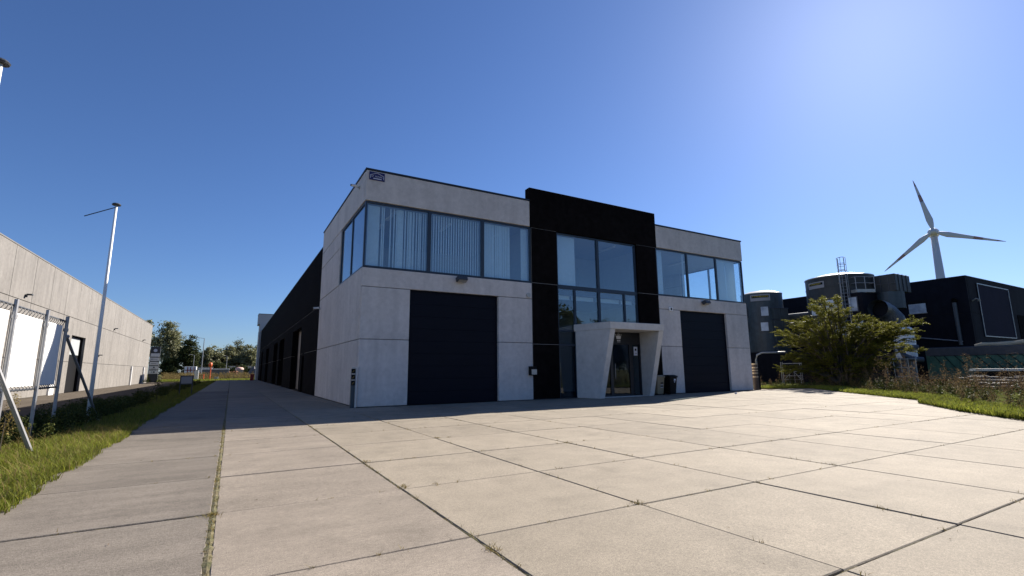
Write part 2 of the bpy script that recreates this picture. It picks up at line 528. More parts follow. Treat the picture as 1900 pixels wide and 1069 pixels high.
# ------------------------------------------------------------------ foliage builders
def blades(base, h, w, lean, jit=0.5):
    """curved 3-face blades as quads+tri -> use 2 quads (tip narrow)"""
    n = len(base)
    a = rng.uniform(0, 2 * np.pi, n); d = np.stack([np.cos(a), np.sin(a), np.zeros(n)], 1)
    s = np.stack([-np.sin(a), np.cos(a), np.zeros(n)], 1)
    h = h * rng.uniform(1 - jit, 1 + jit, n); ln = lean * h * rng.uniform(0.2, 1.3, n)
    w = w * rng.uniform(0.7, 1.3, n)
    z = np.array([0, 0, 1.0])
    p0 = base; p1 = base + d * (ln * 0.3)[:, None] + z * (h * 0.6)[:, None]; p2 = base + d * ln[:, None] + z * h[:, None]
    v = np.stack([p0 - s * w[:, None] / 2, p0 + s * w[:, None] / 2, p1 + s * w[:, None] * .4, p1 - s * w[:, None] * .4,
                  p2 + s * w[:, None] * .08, p2 - s * w[:, None] * .08], 1).reshape(-1, 3)
    i = np.arange(n)[:, None] * 6
    f = np.concatenate([i + np.array([[0, 1, 2, 3]]), i + np.array([[3, 2, 4, 5]])], 0)
    return v, f


def leaves(cent, size, asp=0.45, flat=0.5, droop=None):
    n = len(cent)
    a = rng.normal(size=(n, 3)); a[:, 2] *= flat
    if droop is not None: a = a * 0.6 + droop
    a /= np.linalg.norm(a, axis=1)[:, None] + 1e-9
    b = rng.normal(size=(n, 3)); b -= a * (a * b).sum(1)[:, None]; b /= np.linalg.norm(b, axis=1)[:, None] + 1e-9
    s = (size * rng.uniform(0.6, 1.4, n))[:, None]
    v = np.stack([cent - a * s / 2, cent + b * s * asp / 2, cent + a * s / 2, cent - b * s * asp / 2], 1).reshape(-1, 3)
    f = np.arange(n * 4).reshape(-1, 4)
    return v, f


def join(parts):
    vs = []; fs = []; n = 0
    for v, f in parts:
        vs.append(v); fs.append(f + n); n += len(v)
    return np.concatenate(vs), np.concatenate(fs)


def grass_patch(name, pts, h, w, lean, m, label, cat='grass'):
    v, f = blades(pts, h, w, lean)
    return tag(np_mesh(name, v, f, m), label, cat, kind='stuff')


def bank_z(x):
    return -0.03 - 0.30 * np.clip((-7.4 - x) / 2.6, 0, 1)


# left bank grass
def bank_pts(n, y0, y1, x0=-9.6, x1=-6.5):
    x = rng.uniform(x0, x1, n); y = rng.uniform(y0, y1, n)
    xe = x1 - 0.10 - 0.12 * np.sin(y * 2.1) - 0.08 * np.sin(y * 7.3)
    x = np.minimum(x, xe + rng.uniform(-.05, .12, n))
    return np.stack([x, y, bank_z(x)], 1)


P1 = np.concatenate([bank_pts(42000, -16, -4), bank_pts(20000, -4, 12), bank_pts(9000, 12, 40), bank_pts(4000, 40, 74),
                     bank_pts(7000, -16, -5, -6.95, -6.42)])
P1 = P1[(P1[:, 0] > -9.9)]
grass_patch('bank_grass', P1, 0.12, 0.011, 0.8, M['grass'], 'green grass strip along the left edge of the concrete yard')

dp = P1[rng.random(len(P1)) < 0.07]
grass_patch('dry_bank_grass', dp + rng.normal(0, .03, dp.shape) * np.array([1, 1, 0]), 0.19, 0.008, 1.1, M['drygrass'], 'dry straw blades mixed into the left grass strip')
# right verge grass
def verge_pts(n, wid, y0, y1):
    y = rng.uniform(y0, y1, n); e = np.array([edge_x(t) for t in y])
    o = rng.uniform(0, 1, n) ** 1.2 * wid - 0.08
    return np.stack([e + o, y, np.full(n, 0.02)], 1)


P2 = np.concatenate([verge_pts(26000, 3.2, -20, -9), verge_pts(16000, 3.5, -9, 2.3)])
grass_patch('verge_grass', P2, 0.13, 0.022, 0.8, M['grass'], 'green grass verge along the right edge of the concrete yard')


# weeds: stems with small seed clusters
def weed_mass(px, py, pz, h, spread, leafsize, per, clus=5):
    out = []
    for x, y, z in zip(px, py, pz):
        hh = h * random.uniform(0.55, 1.25)
        lx, ly = random.gauss(0, 0.12) * hh, random.gauss(0, 0.12) * hh
        t = rng.uniform(0.25, 1.0, per) ** 0.8
        r = spread * hh * (1.15 - t) * 0.9 + 0.04
        an = rng.integers(0, clus, per) * 2.4 + rng.normal(0, 0.25, per)
        rr = r * rng.uniform(0.1, 1, per)
        c = np.stack([x + lx * t + np.cos(an) * rr, y + ly * t + np.sin(an) * rr, z + hh * t], 1)
        out.append(leaves(c, leafsize * (1.1 - 0.5 * t), 0.5, 0.8))
        # stem as thin crossed quads
        s = 0.006
        v = np.array([[x - s, y, z], [x + s, y, z], [x + lx + s * .5, y + ly, z + hh], [x + lx - s * .5, y + ly, z + hh]])
        out.append((v, np.array([[0, 1, 2, 3]])))
    return join(out)


def patchy(x, y): return 0.5 + 0.5 * math.sin(x * .9 + 1.3 * math.sin(y * .55)) * math.sin(y * .8 + .6)
def weed_band(n, o0, o1, h, spread, leaf, per, m, name, label, thr):
    px, py, hs = [], [], []
    while len(px) < n:
        y = random.uniform(-19, 3.2); x = edge_x(y) + o0 + (o1 - o0) * random.random() ** .8
        pv = patchy(x, y)
        if pv < thr * random.random(): continue
        px.append(x); py.append(y); hs.append(h * (.45 + .75 * pv) * random.uniform(.6, 1.3))
    out = [weed_mass([a], [b], [0.0], c, spread, leaf, per) for a, b, c in zip(px, py, hs)]
    v, f = join(out)
    return tag(np_mesh(name, v, f, m), label, 'weeds', kind='stuff')
weed_band(360, 2.6, 9.5, 1.45, .28, .075, 70, M['weed_b'], 'weed_thicket', 'brown seeding weeds behind the right grass verge', .9)
weed_band(200, 2.0, 8.0, .8, .45, .09, 80, M['weed_g'], 'green_weeds', 'dark green weeds among the brown seeding ones', .7)
weed_band(260, 1.7, 5.5, .55, .5, .08, 60, M['weed_dry'], 'low_weeds', 'straw coloured low weeds at the foot of the brown thicket', .8)
n = 380
wy = np.concatenate([rng.uniform(-9, 10, n * 2 // 3), rng.uniform(10, 60, n - n * 2 // 3)]); wx = np.where(rng.random(n) < .45, rng.uniform(-8.8, -7.9, n), rng.uniform(-10.2, -8.6, n))
keep = (wy > -6.3) | (wx < -8.7)
wx, wy = wx[keep], wy[keep]
v, f = weed_mass(wx, wy, bank_z(wx), 0.60, 0.6, 0.085, 120)
tag(np_mesh('bank_weeds', v, f, M['weed_g']), 'dark leafy weeds along the shaded bank below the neighbouring driveway', 'weeds', kind='stuff')


def single_weed(name, x, y, z, h, m, label, n=420, leaf=0.045, spread=0.22, group=None):
    t = thing(name, label, 'weed', (x, y, z), group)
    v, f = weed_mass([0], [0], [0], h, spread, leaf, n, 7)
    np_mesh('foliage', v, f, m, t)
    MB().tube([(x, y, z), (x + .02, y, z + h * .7)], [0.012, 0.004], 5).build('stem', M['bark'], t)
    return t


single_weed('tall_weed', -8.15, -7.6, -0.10, 1.05, M['weed_y'], 'tall yellow dried weed between the near brace and the white banner')
single_weed('tall_weed', -8.55, -7.9, -0.15, 0.95, M['weed_y'], 'yellow dried weed just left of the near leaning brace')
single_weed('tall_weed', -7.95, -6.9, -0.08, 0.75, M['weed_y'], 'shorter yellow dried weed right of the near brace')
single_weed('tall_weed', -7.6, 9.5, -0.05, 1.15, M['weed_g'], 'dark leaning weed at the lane edge before the small tilted board', 300, 0.09, 0.4)

# little weeds in the slab joints
jp = []
for _ in range(520):
    if random.random() < 0.55:
        xj = random.choice([-4.545, -4.545, -4.545, -2.55, -2.55, -0.555, 1.44, 3.43]); y = random.uniform(-19, -3)
        jp.append((xj, y))
    else:
        jp.append((random.uniform(-6, 16), random.choice(YJ[3:11])))
pts = []
for x, y in jp:
    k = random.randint(3, 10)
    for _ in range(k): pts.append((x + random.gauss(0, .02), y + random.gauss(0, .03), -0.012))
for c in ((-4.545, -14.49), (-4.545, -14.45), (-2.5, -14.3), (-2.5, -12.3), (-0.55, -16.4), (1.44, -12.4), (-0.5, -10.3), (-2.55, -16.8)):
    for _ in range(60): pts.append((c[0] + random.gauss(0, .035), c[1] + random.gauss(0, .05), -0.012))
grass_patch('joint_weeds', np.array(pts), 0.03, 0.006, 1.4, M['weed_y'], 'tiny dry tufts growing in the slab joints', 'weeds')

# dry leaves and specks lying about on the yard
dc = np.stack([rng.uniform(-6, 18, 260), rng.uniform(-19, -4, 260), np.full(260, 0.006)], 1)
v, f = leaves(dc, 0.035, 0.5, 0.05)
v[:, 2] = np.abs(v[:, 2] - 0.004) * 0.5 + 0.004
tag(np_mesh('fallen_leaves', v, f, M['weed_b']), 'scattered dry leaf bits lying on the sunny slabs', 'leaves', kind='stuff')

# ------------------------------------------------------------------ main building
XR = 25.9; ZT = 10.2; ZW = 8.80; ZS = 5.83; YB = 11.4; HB = 9.25
B = thing('warehouse', 'grey and black precast concrete warehouse with glazed upper storey and white porch', 'building', (0, 0, 0))
G_ = 0.014
TH = 0.22


def panel_f(m, x0, x1, z0, z1, y=0.0):
    part('wall_panel', m, B, x0 + G_, x1 - G_, y, y + TH, z0 + G_, z1 - G_, bevel=0.012)


def panel_s(m, y0, y1, z0, z1, x=0.0, sgn=1):
    a, b = (x, x + TH * sgn)
    part('wall_panel', m, B, min(a, b), max(a, b), y0 + G_, y1 - G_, z0 + G_, z1 - G_, bevel=0.012)


C, K = M['concrete'], M['black']
# front, left grey bay (corner joint: side panels butt behind the front ones)
XD1, XD2, XG = 2.13, 6.55, 8.5
panel_f(C, 0, XD1, 0.0, 2.77); panel_f(C, 0, XD1, 2.77, 5.0)
panel_f(C, XD2, XG, 0.0, 2.77); panel_f(C, XD2, XG, 2.77, 5.0)
panel_f(C, 0, XG, 5.0, ZS); panel_f(C, 0, XG, ZW, ZT)
# right grey bay
XE1, XE2, XP = 19.3, 23.65, 17.5
panel_f(C, XP, XE1, 0.0, 2.77); panel_f(C, XP, XE1, 2.77, 5.0)
panel_f(C, XE2, XR, 0.0, 2.77); panel_f(C, XE2, XR, 2.77, 5.0)
panel_f(C, XP, XR, 5.0, ZS); panel_f(C, XP, XR, ZW, ZT)
# black portal bay
CX0, CX1 = 10.12, 15.88
for a, b in ((XG, CX0), (CX1, XP)):
    panel_f(K, a, b, 0, 2.72); panel_f(K, a, b, 2.72, 5.85); panel_f(K, a, b, 5.85, 8.77)
part('wall_panel', K, B, XG - 0.09, XP + 0.06, -0.012, 0.42, 8.77 + G_, 10.95, bevel=0.012)
# backing (sealed joints)
def core(m, *d): part('joint_sealant', m, B, *d)
core(M['sealant'], 0.04, XD1 - .03, 0.03, 0.20, 0, ZS - .03); core(M['sealant'], XD2 + .03, XG - .02, 0.03, 0.20, 0, ZS - .03)
core(M['sealant'], XD1 - .03, XD2 + .03, 0.03, .20, 5.04, ZS - .03)
core(M['sealant'], XP + .02, XE1 - .03, 0.03, 0.20, 0, ZS - .03); core(M['sealant'], XE2 + .03, XR - .04, 0.03, 0.20, 0, ZS - .03)
core(M['sealant'], XE1 - .03, XE2 + .03, 0.03, .20, 5.04, ZS - .03)
core(M['sealant_l'], XG + .01, CX0 - .03, 0.012, .2, 0, 8.77); core(M['sealant_l'], CX1 + .03, XP - .01, 0.012, .2, 0, 8.77)
# front coping
part('coping', M['coping'], B, -0.03, XG - 0.095, -0.03, 0.30, ZT, ZT + 0.075)
part('coping', M['coping'], B, XP + 0.065, XR + 0.03, -0.03, 0.30, ZT, ZT + 0.075)
# left side, grey front block
Y0 = TH + 0.004
for xx, sg in ((0.0, 1), (XR, -1)):
    panel_s(C, Y0, 6.0, 0.0, 2.77, xx, sg); panel_s(C, 6.0, YB, 0.0, 2.77, xx, sg)
    panel_s(C, Y0, 6.0, 2.77, ZS, xx, sg); panel_s(C, 6.0, YB, 2.77, ZS, xx, sg)
    panel_s(C, 5.30, YB, ZS, 7.86, xx, sg); panel_s(C, 5.30, YB, 7.86, ZW, xx, sg)
    panel_s(C, Y0, YB, ZW, ZT, xx, sg)
    a = (xx + .03 * sg, xx + .2 * sg)
    core(M['sealant'], min(a), max(a), Y0 + .02, YB - .03, 0, ZS - .03); core(M['sealant'], min(a), max(a), 5.34, YB - .03, ZS, ZW)
    c0, c1 = (xx - .03 * sg, xx + .30 * sg)
    part('coping', M['coping'], B, min(c0, c1), max(c0, c1), 0.304, YB + .03, ZT, ZT + 0.075)
part('wall_panel', C, B, 0.23, XR - .23, YB - 0.2, YB, HB - .6, ZT - .02)
part('roof', M['sealant'], B, 0.23, XR - .23, 0.43, YB - .21, 9.55, 9.7)

# windows ---------------------------------------------------------
def window(bars, panes, name='window', gm=None, fm=None):
    mb = MB()
    for b in bars: mb.box(*b)
    w = mb.build(name, fm or M['frame'], B)
    for p in panes:
        MB().box(*p).build('pane', gm or M['glass'], w)
    return w


def front_window(x0, x1, z0, z1, mull, fy=0.05, fr=0.07, mw=0.09, corner=None):
    bars = [(x0, x1, fy, fy + .12, z0, z0 + fr), (x0, x1, fy, fy + .12, z1 - fr, z1)]
    ed = [(x0, x0 + fr)] + [(m_ - mw / 2, m_ + mw / 2) for m_ in mull] + [(x1 - fr, x1)]
    for a, b in ed: bars.append((a, b, fy + .002, fy + .118, z0 + fr + .001, z1 - fr - .001))
    panes = [(ed[i][1] + .001, ed[i + 1][0] - .001, fy + .05, fy + .062, z0 + fr + .001, z1 - fr - .001) for i in range(len(ed) - 1)]
    return window(bars, panes)


wl = front_window(0.03, XG - .02, ZS + .02, ZW - .02, [2.98, 5.72], mw=0.16)
wr = front_window(XP + .02, XR - .03, ZS + .02, ZW - .02, [20.28, 23.1], mw=0.13)
for xx, sg in ((0.0, 1), (XR, -1)):
    fx = sorted((xx + .05 * sg, xx + .17 * sg)); gx = sorted((xx + .09 * sg, xx + .102 * sg))
    bars = [(fx[0], fx[1], .18, 5.28, ZS + .02, ZS + .09), (fx[0], fx[1], .18, 5.28, ZW - .09, ZW - .02)]
    ed = [(.18, .22), (2.70, 2.80), (5.21, 5.28)]
    for a, b in ed: bars.append((fx[0] + .002, fx[1] - .002, a, b, ZS + .091, ZW - .091))
    window(bars, [(gx[0], gx[1], ed[i][1] + .001, ed[i + 1][0] - .001, ZS + .091, ZW - .091) for i in range(2)])
# curtain wall in the portal
fy = 0.10
bars = []
Z0c, Z1c = 0.02, 8.75
for a, b, z0, z1 in ((CX0 + .01, CX0 + .09, Z0c, Z1c), (CX1 - .09, CX1 - .01, Z0c, Z1c), (12.90, 13.06, 2.0, Z1c - .08), (11.24, 11.36, 0.1, 5.70), (14.80, 14.92, 3.6, 5.70)):
    bars.append((a, b, fy, fy + .16, z0, z1))
for a, b, z0, z1 in ((CX0 + .09, CX1 - .09, Z1c - .07, Z1c), (CX0 + .09, CX1 - .09, 5.70, 5.90), (CX0 + .09, 11.24, 3.42, 3.52), (CX0 + .09, 11.24, 2.66, 2.78)):
    bars.append((a, b, fy + .004, fy + .156, z0, z1))
gy = (fy + .06, fy + .072)
cw = window(bars, [(CX0 + .091, 12.899, *gy, 5.901, Z1c - .071), (13.061, CX1 - .091, *gy, 5.901, Z1c - .071),
                   (CX0 + .091, 11.239, *gy, 3.521, 5.699), (11.361, 12.899, *gy, 3.3, 5.699), (13.061, 14.799, *gy, 3.3, 5.699), (14.921, CX1 - .091, *gy, 3.3, 5.699)])
MB().box(CX0 + .091, 11.239, *gy, 2.781, 3.419).build('pane', M['glass_d'], cw)
MB().box(CX0 + .091, 11.239, *gy, .03, 2.659).build('pane', M['glass_d'], cw)

# blinds --------------------------------------------------------
def slat(w, x, wd, ang=0.0, y=0.30, z0=ZS + .1, z1=ZW - .12):
    k = ('slat', round(wd, 3), round(z1 - z0, 2))
    if k not in cache:
        me = bpy.data.meshes.new('blind_slat')
        mb = MB().box(-wd / 2, wd / 2, -.002, .002, 0, z1 - z0)
        me.from_pydata(mb.v, [], mb.f); me.materials.append(M['blind']); cache[k] = me
    o = bpy.data.objects.new('blind_slat', cache[k]); col.objects.link(o)
    o.parent = w; o.location = (x, y, z0); o.rotation_euler = (0, 0, ang)


part_b = lambda w, x0, x1, z0=ZS + .1, z1=ZW - .12, y=.28: MB().box(x0, x1, y, y + .006, z0, z1).build('blind_panel', M['blind'], w)
part_b(wl, 0.20, 0.72)
for x in (.84, .92, 1.22, 1.38, 1.50, 1.58, 1.66, 1.70, 1.74, 1.78, 1.90, 2.03, 2.11, 2.17, 2.28, 2.30, 2.43, 2.55, 2.63, 2.76, 2.86):
    slat(wl, x, 0.06 if x not in (1.58, 1.66, 2.28) else 0.08, random.uniform(-.15, .15))
for i in range(20): slat(wl, 3.14 + i * 0.128, 0.066, 0.05)
for x, wd in ((5.90, .1), (6.0, .1), (6.11, .11), (6.24, .14), (6.40, .16), (6.56, .1), (6.67, .1), (6.78, .1), (6.88, .1), (7.0, .11), (7.12, .1), (7.22, .07)):
    slat(wl, x, wd, random.uniform(-.03, .03))
slat(wl, 7.32, 0.1, 0)
part_b(wl, 8.02, 8.40)
part_b(wr, XP + .12, XP + .75); part_b(wr, 23.2, 24.3); part_b(wr, 24.32, 25.3)
part_b(wr, 20.05, 20.2)
part_b(cw, CX0 + .12, 11.55, 5.95, Z1c - .1, .36)
for a, b in ((CX0 + .1, 11.22), (11.38, 12.88), (13.08, 14.78), (14.94, CX1 - .1)):
    MB().box(a, b, .5, .52, 5.18, 5.69).build('blind_panel', M['blind'], cw)

# rooms behind the glass ----------------------------------------
IW = M['room']
part('floor_slab', M['room_d'], B, .24, XR - .24, .26, 8.0, 5.40, 5.74)
part('ceiling', IW, B, .24, XR - .24, .24, 8.0, 8.86, 9.0)
part('partition', IW, B, .24, XR - .24, 8.0, 8.12, 5.40, 9.0)
part('partition', IW, B, 8.55, 8.65, .26, 7.99, 5.745, 8.855)
part('partition', IW, B, 17.30, 17.40, .26, 7.99, 5.745, 8.855)
part('partition', IW, B, 11.0, 16.9, 4.9, 5.0, 5.745, 8.855)
part('lobby_wall', IW, B, 9.0, 17.0, 6.0, 6.1, 0.0, 5.39)
part('lobby_wall', IW, B, 8.9, 8.99, .26, 6.1, 0.0, 5.39)
part('lobby_wall', IW, B, 17.0, 17.1, .26, 6.1, 0.0, 5.39)
part('lobby_floor', M['room_d'], B, 9.0, 17.0, .30, 6.0, -0.03, 0.015)
for x in (12.2, 13.3, 14.2, 15.2): part('door_post', IW, B, x, x + .1, 4.75, 4.88, 5.745, 8.1)
for x, y in ((1.6, 1.6), (1.6, 4.0), (4.6, 2.2), (7.6, 2.6), (11.6, 2.0), (15.1, 1.8), (19.2, 2.0), (19.2, 4.6), (22.3, 2.6)):
    part('ceiling_lamp', M['tube'], B, x - .08, x + .08, y - .75, y + .75, 8.74, 8.80)

# garage doors ----------------------------------------------------
def garage(x0, x1, z1, y=0.16, n=9):
    d = MB().box(x0 + .01, x1 - .01, .14, .22, z1 - .05, z1 + .02).build('garage_door', M['door'], B)
    for a_, b_ in ((x0 + .01, x0 + .07), (x1 - .07, x1 - .01)):
        MB().box(a_, b_, .14, .22, 0, z1 - .051).build('guide_rail', M['door'], d)
    hgt = (z1 - .06) / n
    for i in range(n):
        MB().box(x0 + .071, x1 - .071, y, y + .04, i * hgt + .002, (i + 1) * hgt - .002).build('door_section', M['door'], d, 0.004)
    MB().box(x0 + .1, x1 - .1, y + .045, y + .06, 0, z1 - .06).build('door_backing', M['plast_k'], d)


garage(XD1, XD2, 5.0); garage(XE1, XE2, 4.98)

# black hall behind -------------------------------------------------
HX = 0.012
doors = [(17.6, 18.75, 2.6, 'small'), (20.2, 26.3, 4.9, 'gate'), (34.0, 39.6, 4.9, 'gate'), (42.2, 48.0, 4.9, 'gate'), (57.3, 63.2, 4.9, 'gate'), (72.0, 77.0, 4.9, 'gate')]
ys = [YB + .02]
for d in doors: ys += [d[0], d[1]]
ys += [84.0]
for i in range(len(ys) - 1):
    a, b = ys[i], ys[i + 1]
    isdoor = i % 2 == 1
    if isdoor:
        dz = doors[i // 2][2]
        part('wall_panel', K, B, HX, HX + .3, a + .004, b - .004, dz + .004, 5.5 - G_)
        dl = MB().box(HX + .5, HX + .55, a - .3, b + .3, 0, dz + .1).build('garage_door' if doors[i // 2][3] == 'gate' else 'side_door', M['leaf_door'], B)
        part('door_reveal', K, B, HX + .3, HX + .5, b - .02, b + .3, 0, dz + .3)
        part('door_reveal', K, B, HX + .3, HX + .5, a - .3, a + .02, 0, dz + .3)
    else:
        k = max(1, round((b - a) / 8)); st = (b - a) / k
        for q in range(k):
            part('wall_panel', K, B, HX, HX + .3, a + q * st + .004, a + (q + 1) * st - .004, 0, 2.77 - G_)
            part('wall_panel', K, B, HX, HX + .3, a + q * st + .004, a + (q + 1) * st - .004, 2.77 + G_, 5.5 - G_)
        core(M['sealant_l'], HX + .012, HX + .25, a + .03, b - .03, 2.7, 2.84)
core(M['sealant_l'], HX + .012, HX + .25, YB + .05, 83.9, 5.45, 5.56)
for q in range(9):
    L_ = (84 - YB - .02) / 9
    part('wall_panel', K, B, HX, HX + .3, YB + .02 + q * L_ + .004, YB + .02 + (q + 1) * L_ - .004, 5.5 + G_, HB)
part('coping', M['coping'], B, HX - .02, HX + .36, YB + .02, 84, HB, HB + .06)
part('roof', M['sealant'], B, .32, XR - .3, YB + .02, 84, 8.8, 8.95)
part('wall_panel', K, B, XR - .3, XR, YB + .02, 84, 0, HB)
# grey rear block
part('rear_wall', M['greyb'], B, -0.35, XR, 84.0, 89, 0, 9.3)
part('rear_wall', M['greyb'], B, -0.30, 11, 84.3, 89, 9.3, 10.6)
part('rear_wall', M['greyb'], B, -0.62, 10, 84.6, 89, 10.6, 12.6)
part('rear_coping', M['coping'], B, -0.66, 10.04, 84.56, 89, 12.6, 12.68)

# porch ----------------------------------------------------------
po = MB()
zt_, zb_ = 3.80, 3.44
po.hexa([(11.13, 0.085, zb_), (11.72, -2.15, zb_), (15.47, -2.15, zb_), (15.80, 0.085, zb_),
         (11.13, 0.085, zt_), (11.72, -2.15, zt_), (15.47, -2.15, zt_), (15.80, 0.085, zt_)])
porch = po.build('porch', M['canopy'], B, 0.015)
def fin(xb, xf, yb, yf_top, yf_bot, th):
    # trapezoid side wall: back edge upright, front edge raked outward to the top
    def X_(y, y0=yb, y1=yf_top): return xb + (xf - xb) * (y - y0) / (y1 - y0)
    pts = [(X_(yb), yb, 0.0), (X_(yf_bot), yf_bot, 0.0), (X_(yf_top), yf_top, zb_ - .004), (X_(yb), yb, zb_ - .004)]
    MB().prism(pts, (th, 0, 0)).build('side_fin', M['canopy'], porch, 0.012)
fin(11.16, 11.74, -0.01, -2.12, -1.36, 0.33)
fin(15.22, 15.12, -0.01, -2.12, -1.15, 0.33)
# entrance doors at y=-.6
ey = -0.60
ef = MB()
for a, b in ((11.75, 12.0), (12.98, 13.18), (14.36, 14.60), (15.10, 15.2)): ef.box(a, b, ey, ey + .1, 0.03, 2.76)
ef.box(11.75, 15.2, ey + .003, ey + .097, 2.76, 3.43)
ef.box(11.75, 15.2, ey + .003, ey + .097, 0.0, .12)
door = ef.build('entrance_door', M['coping'], B)
for a, b in ((12.0, 12.98), (13.18, 14.36), (14.60, 15.10)):
    MB().box(a + .001, b - .001, ey + .04, ey + .052, .121, 2.759).build('pane', M['glass_d'], door)
MB().tube([(13.26, ey - .05, .95), (13.26, ey - .05, 1.75)], .016, 8).build('handle', M['galv'], door)
MB().box(14.72, 14.98, ey + .022, ey + .038, 2.18, 2.66).build('notice', M['print'], door)
MB().tube([(14.85, ey + .018, 2.5), (14.85, ey + .022, 2.5)], .07, 10).build('notice', M['plast_k'], door)
MB().box(14.78, 14.92, ey + .018, ey + .022, 2.28, 2.32).build('notice', M['signgrey'], door)
# crown emblem on the door head
cr = MB(); cxm, czm = 13.62, 3.10
base_ = [(-.14, 0), (.14, 0), (.16, .10), (.20, .22), (.11, .13), (.08, .23), (.04, .13), (0, .28), (-.04, .13), (-.08, .23), (-.11, .13), (-.20, .22), (-.16, .10)]
cr.prism([(cxm + a, ey - .002, czm - .04 + b) for a, b in base_], (0, -.006, 0))
for a, b in ((.2, .24), (-.2, .24), (0, .32), (.08, .25), (-.08, .25)):
    cr.tube([(cxm + a, ey - .002, czm - .04 + b), (cxm + a, ey - .008, czm - .04 + b)], .022, 8)
cr.build('crown_emblem', M['print'], door)
em = MB()
for i, w_ in enumerate((.05, .035, .045, .05)): em.box(cxm - .11 + i * .058, cxm - .11 + i * .058 + w_, ey - .008, ey - .001, czm - .15, czm - .09)
em.box(cxm - .11, cxm + .12, ey - .008, ey - .001, czm - .21, czm - .19)
em.build('emblem_lettering', M['print'], door)
part('door_step', M['canopy'], B, 11.7, 15.3, -1.0, -.5, 0.002, .03)

# ------------------------------------------------------------------ fixtures on the building
def floodlight(x, z, label):
    t = thing('floodlight', label, 'floodlight', (x, 0, z), 'floodlights over the garage doors')
    MB().box(x - .05, x + .05, -.10, -.002, z - .06, z + .06).build('bracket', M['dsteel'], t)
    p = [(x - .24, -.12, z - .13), (x + .24, -.12, z - .13), (x + .24, -.42, z - .03), (x - .24, -.42, z - .03)]
    MB().prism(p, (0, .10, .20)).build('housing', M['dsteel'], t, .015)
    q = [(x - .19, -.17, z - .123), (x + .19, -.17, z - .123), (x + .19, -.39, z - .05), (x - .19, -.39, z - .05)]
    MB().prism(q, (0, -.005, -.012)).build('lens', M['silver'], t)
    return t
floodlight(4.5, 5.62, 'tilted floodlight on the concrete lintel above the left garage door')
floodlight(21.5, 5.58, 'tilted floodlight on the concrete lintel above the right garage door')

t = thing('dome_camera', 'small dark dome camera under the window at the edge of the black bay', 'camera', (8.26, 0, 5.17))
MB().tube([(8.26, -.002, 5.17), (8.26, -.07, 5.17)], .12, 16).build('base', M['silver'], t, .01)
MB().lathe(0, 0, [(.09, 0), (.085, .03), (.06, .07), (.0, .09)], 16).build('dome', M['plast_k'], t, smooth=True)
dm = bpy.data.objects[[o.name for o in t.children if o.name.startswith('dome')][0]]
dm.data.transform(Matrix.Rotation(R(90), 4, 'X')); dm.data.transform(Matrix.Translation((0, -.07, 0)))
for vv in dm.data.vertices: pass
dm.data.transform(Matrix.Translation((8.26, 0, 5.17)) @ Matrix.Translation((0, 0, 0)))

t = thing('alarm_box', 'small white alarm box with dark grille left of the right garage door', 'alarm', (18.43, 0, 5.02))
MB().box(18.29, 18.57, -.09, -.002, 4.90, 5.15).build('case', M['white'], t, .015)
MB().box(18.38, 18.48, -.10, -.09, 4.96, 5.10).build('grille', M['plast_k'], t)
t = thing('intercom_box', 'dark mailbox with a pale plate on the corner of the black bay', 'mailbox', (8.42, 0, 1.2))
MB().box(8.22, 8.60, -.16, -.005, 1.18, 1.62).build('case', M['plast_k'], t, .01)
MB().box(8.30, 8.60, -.175, -.161, 1.22, 1.47).build('plate', M['silver'], t)

def cctv(y, z, label, ln=.32):
    t = thing('security_camera', label, 'camera', (0, y, z), 'security cameras on the side wall')
    MB().tube([(-.002, y, z), (-.05, y, z)], .07, 10).build('mount', M['silver'], t)
    MB().tube([(-.05, y, z), (-.16, y, z + .02)], .025, 8).build('arm', M['silver'], t)
    MB().tube([(-.10, y - .02, z + .05), (-.10 - ln, y - .14, z + .0)], .06, 10).build('body', M['white'], t)
    MB().tube([(-.105 - ln, y - .141, z), (-.115 - ln, y - .143, z - .001)], .045, 10).build('lens', M['plast_k'], t)
cctv(11.1, 5.28, 'white bullet camera at the rear end of the grey side wall')
cctv(1.25, 9.78, 'white bullet camera just under the left parapet edge')

t = thing('roof_sign', 'small blue company sign with a white house outline under the roof corner', 'sign', (.46, 0, 9.95))
MB().box(.12, .80, -.03, -.002, 9.76, 10.13).build('board', M['blue'], t)
o_ = MB()
ou = [(.17, 9.83), (.17, 9.98), (.46, 10.10), (.75, 9.98), (.75, 9.83)]
for i in range(4):
    (a, b), (c, d) = ou[i], ou[i + 1]
    o_.tube([(a, -.034, b), (c, -.034, d)], .011, 4)
o_.build('house_outline', M['print'], t)
lt = MB()
for i in range(9):
    x_ = .22 + i * .054
    if i == 2: continue
    lt.box(x_, x_ + .012, -.036, -.031, 9.90, 9.96)
    if i % 2: lt.box(x_, x_ + .038, -.0365, -.031, 9.945, 9.96)
    else: lt.box(x_, x_ + .036, -.0365, -.031, 9.90, 9.912)
lt.box(.30, .66, -.036, -.031, 9.815, 9.85)
lt.build('lettering', M['print'], t)

# meter post by the corner
t = thing('corner_post', 'grey corner post with three black arrow plates at the left building corner', 'post', (-.2, -.1, 0))
MB().box(-.27, -.13, -.17, -.03, 0, 1.55).build('post', M['silo'], t, .01)
MB().box(-.11, -.03, -.14, -.03, 0, 1.62).build('post', M['canopy'], t, .01)
for z in (.98, 1.22, 1.46):
    k = MB().box(-.275, -.125, -.185, -.171, z - .09, z + .09).build('plate', M['plast_k'], t)
    MB().prism([(-.25, -.187, z - .05), (-.21, -.187, z - .05), (-.15, -.187, z + .04), (-.19, -.187, z + .04)], (0, -.003, 0)).build('arrow_mark', M['weed_y'], k)
for z in (1.10, 1.34, 1.58):
    MB().box(-.274, -.126, -.183, -.171, z - .022, z + .022).build('band', M['silver'], t)

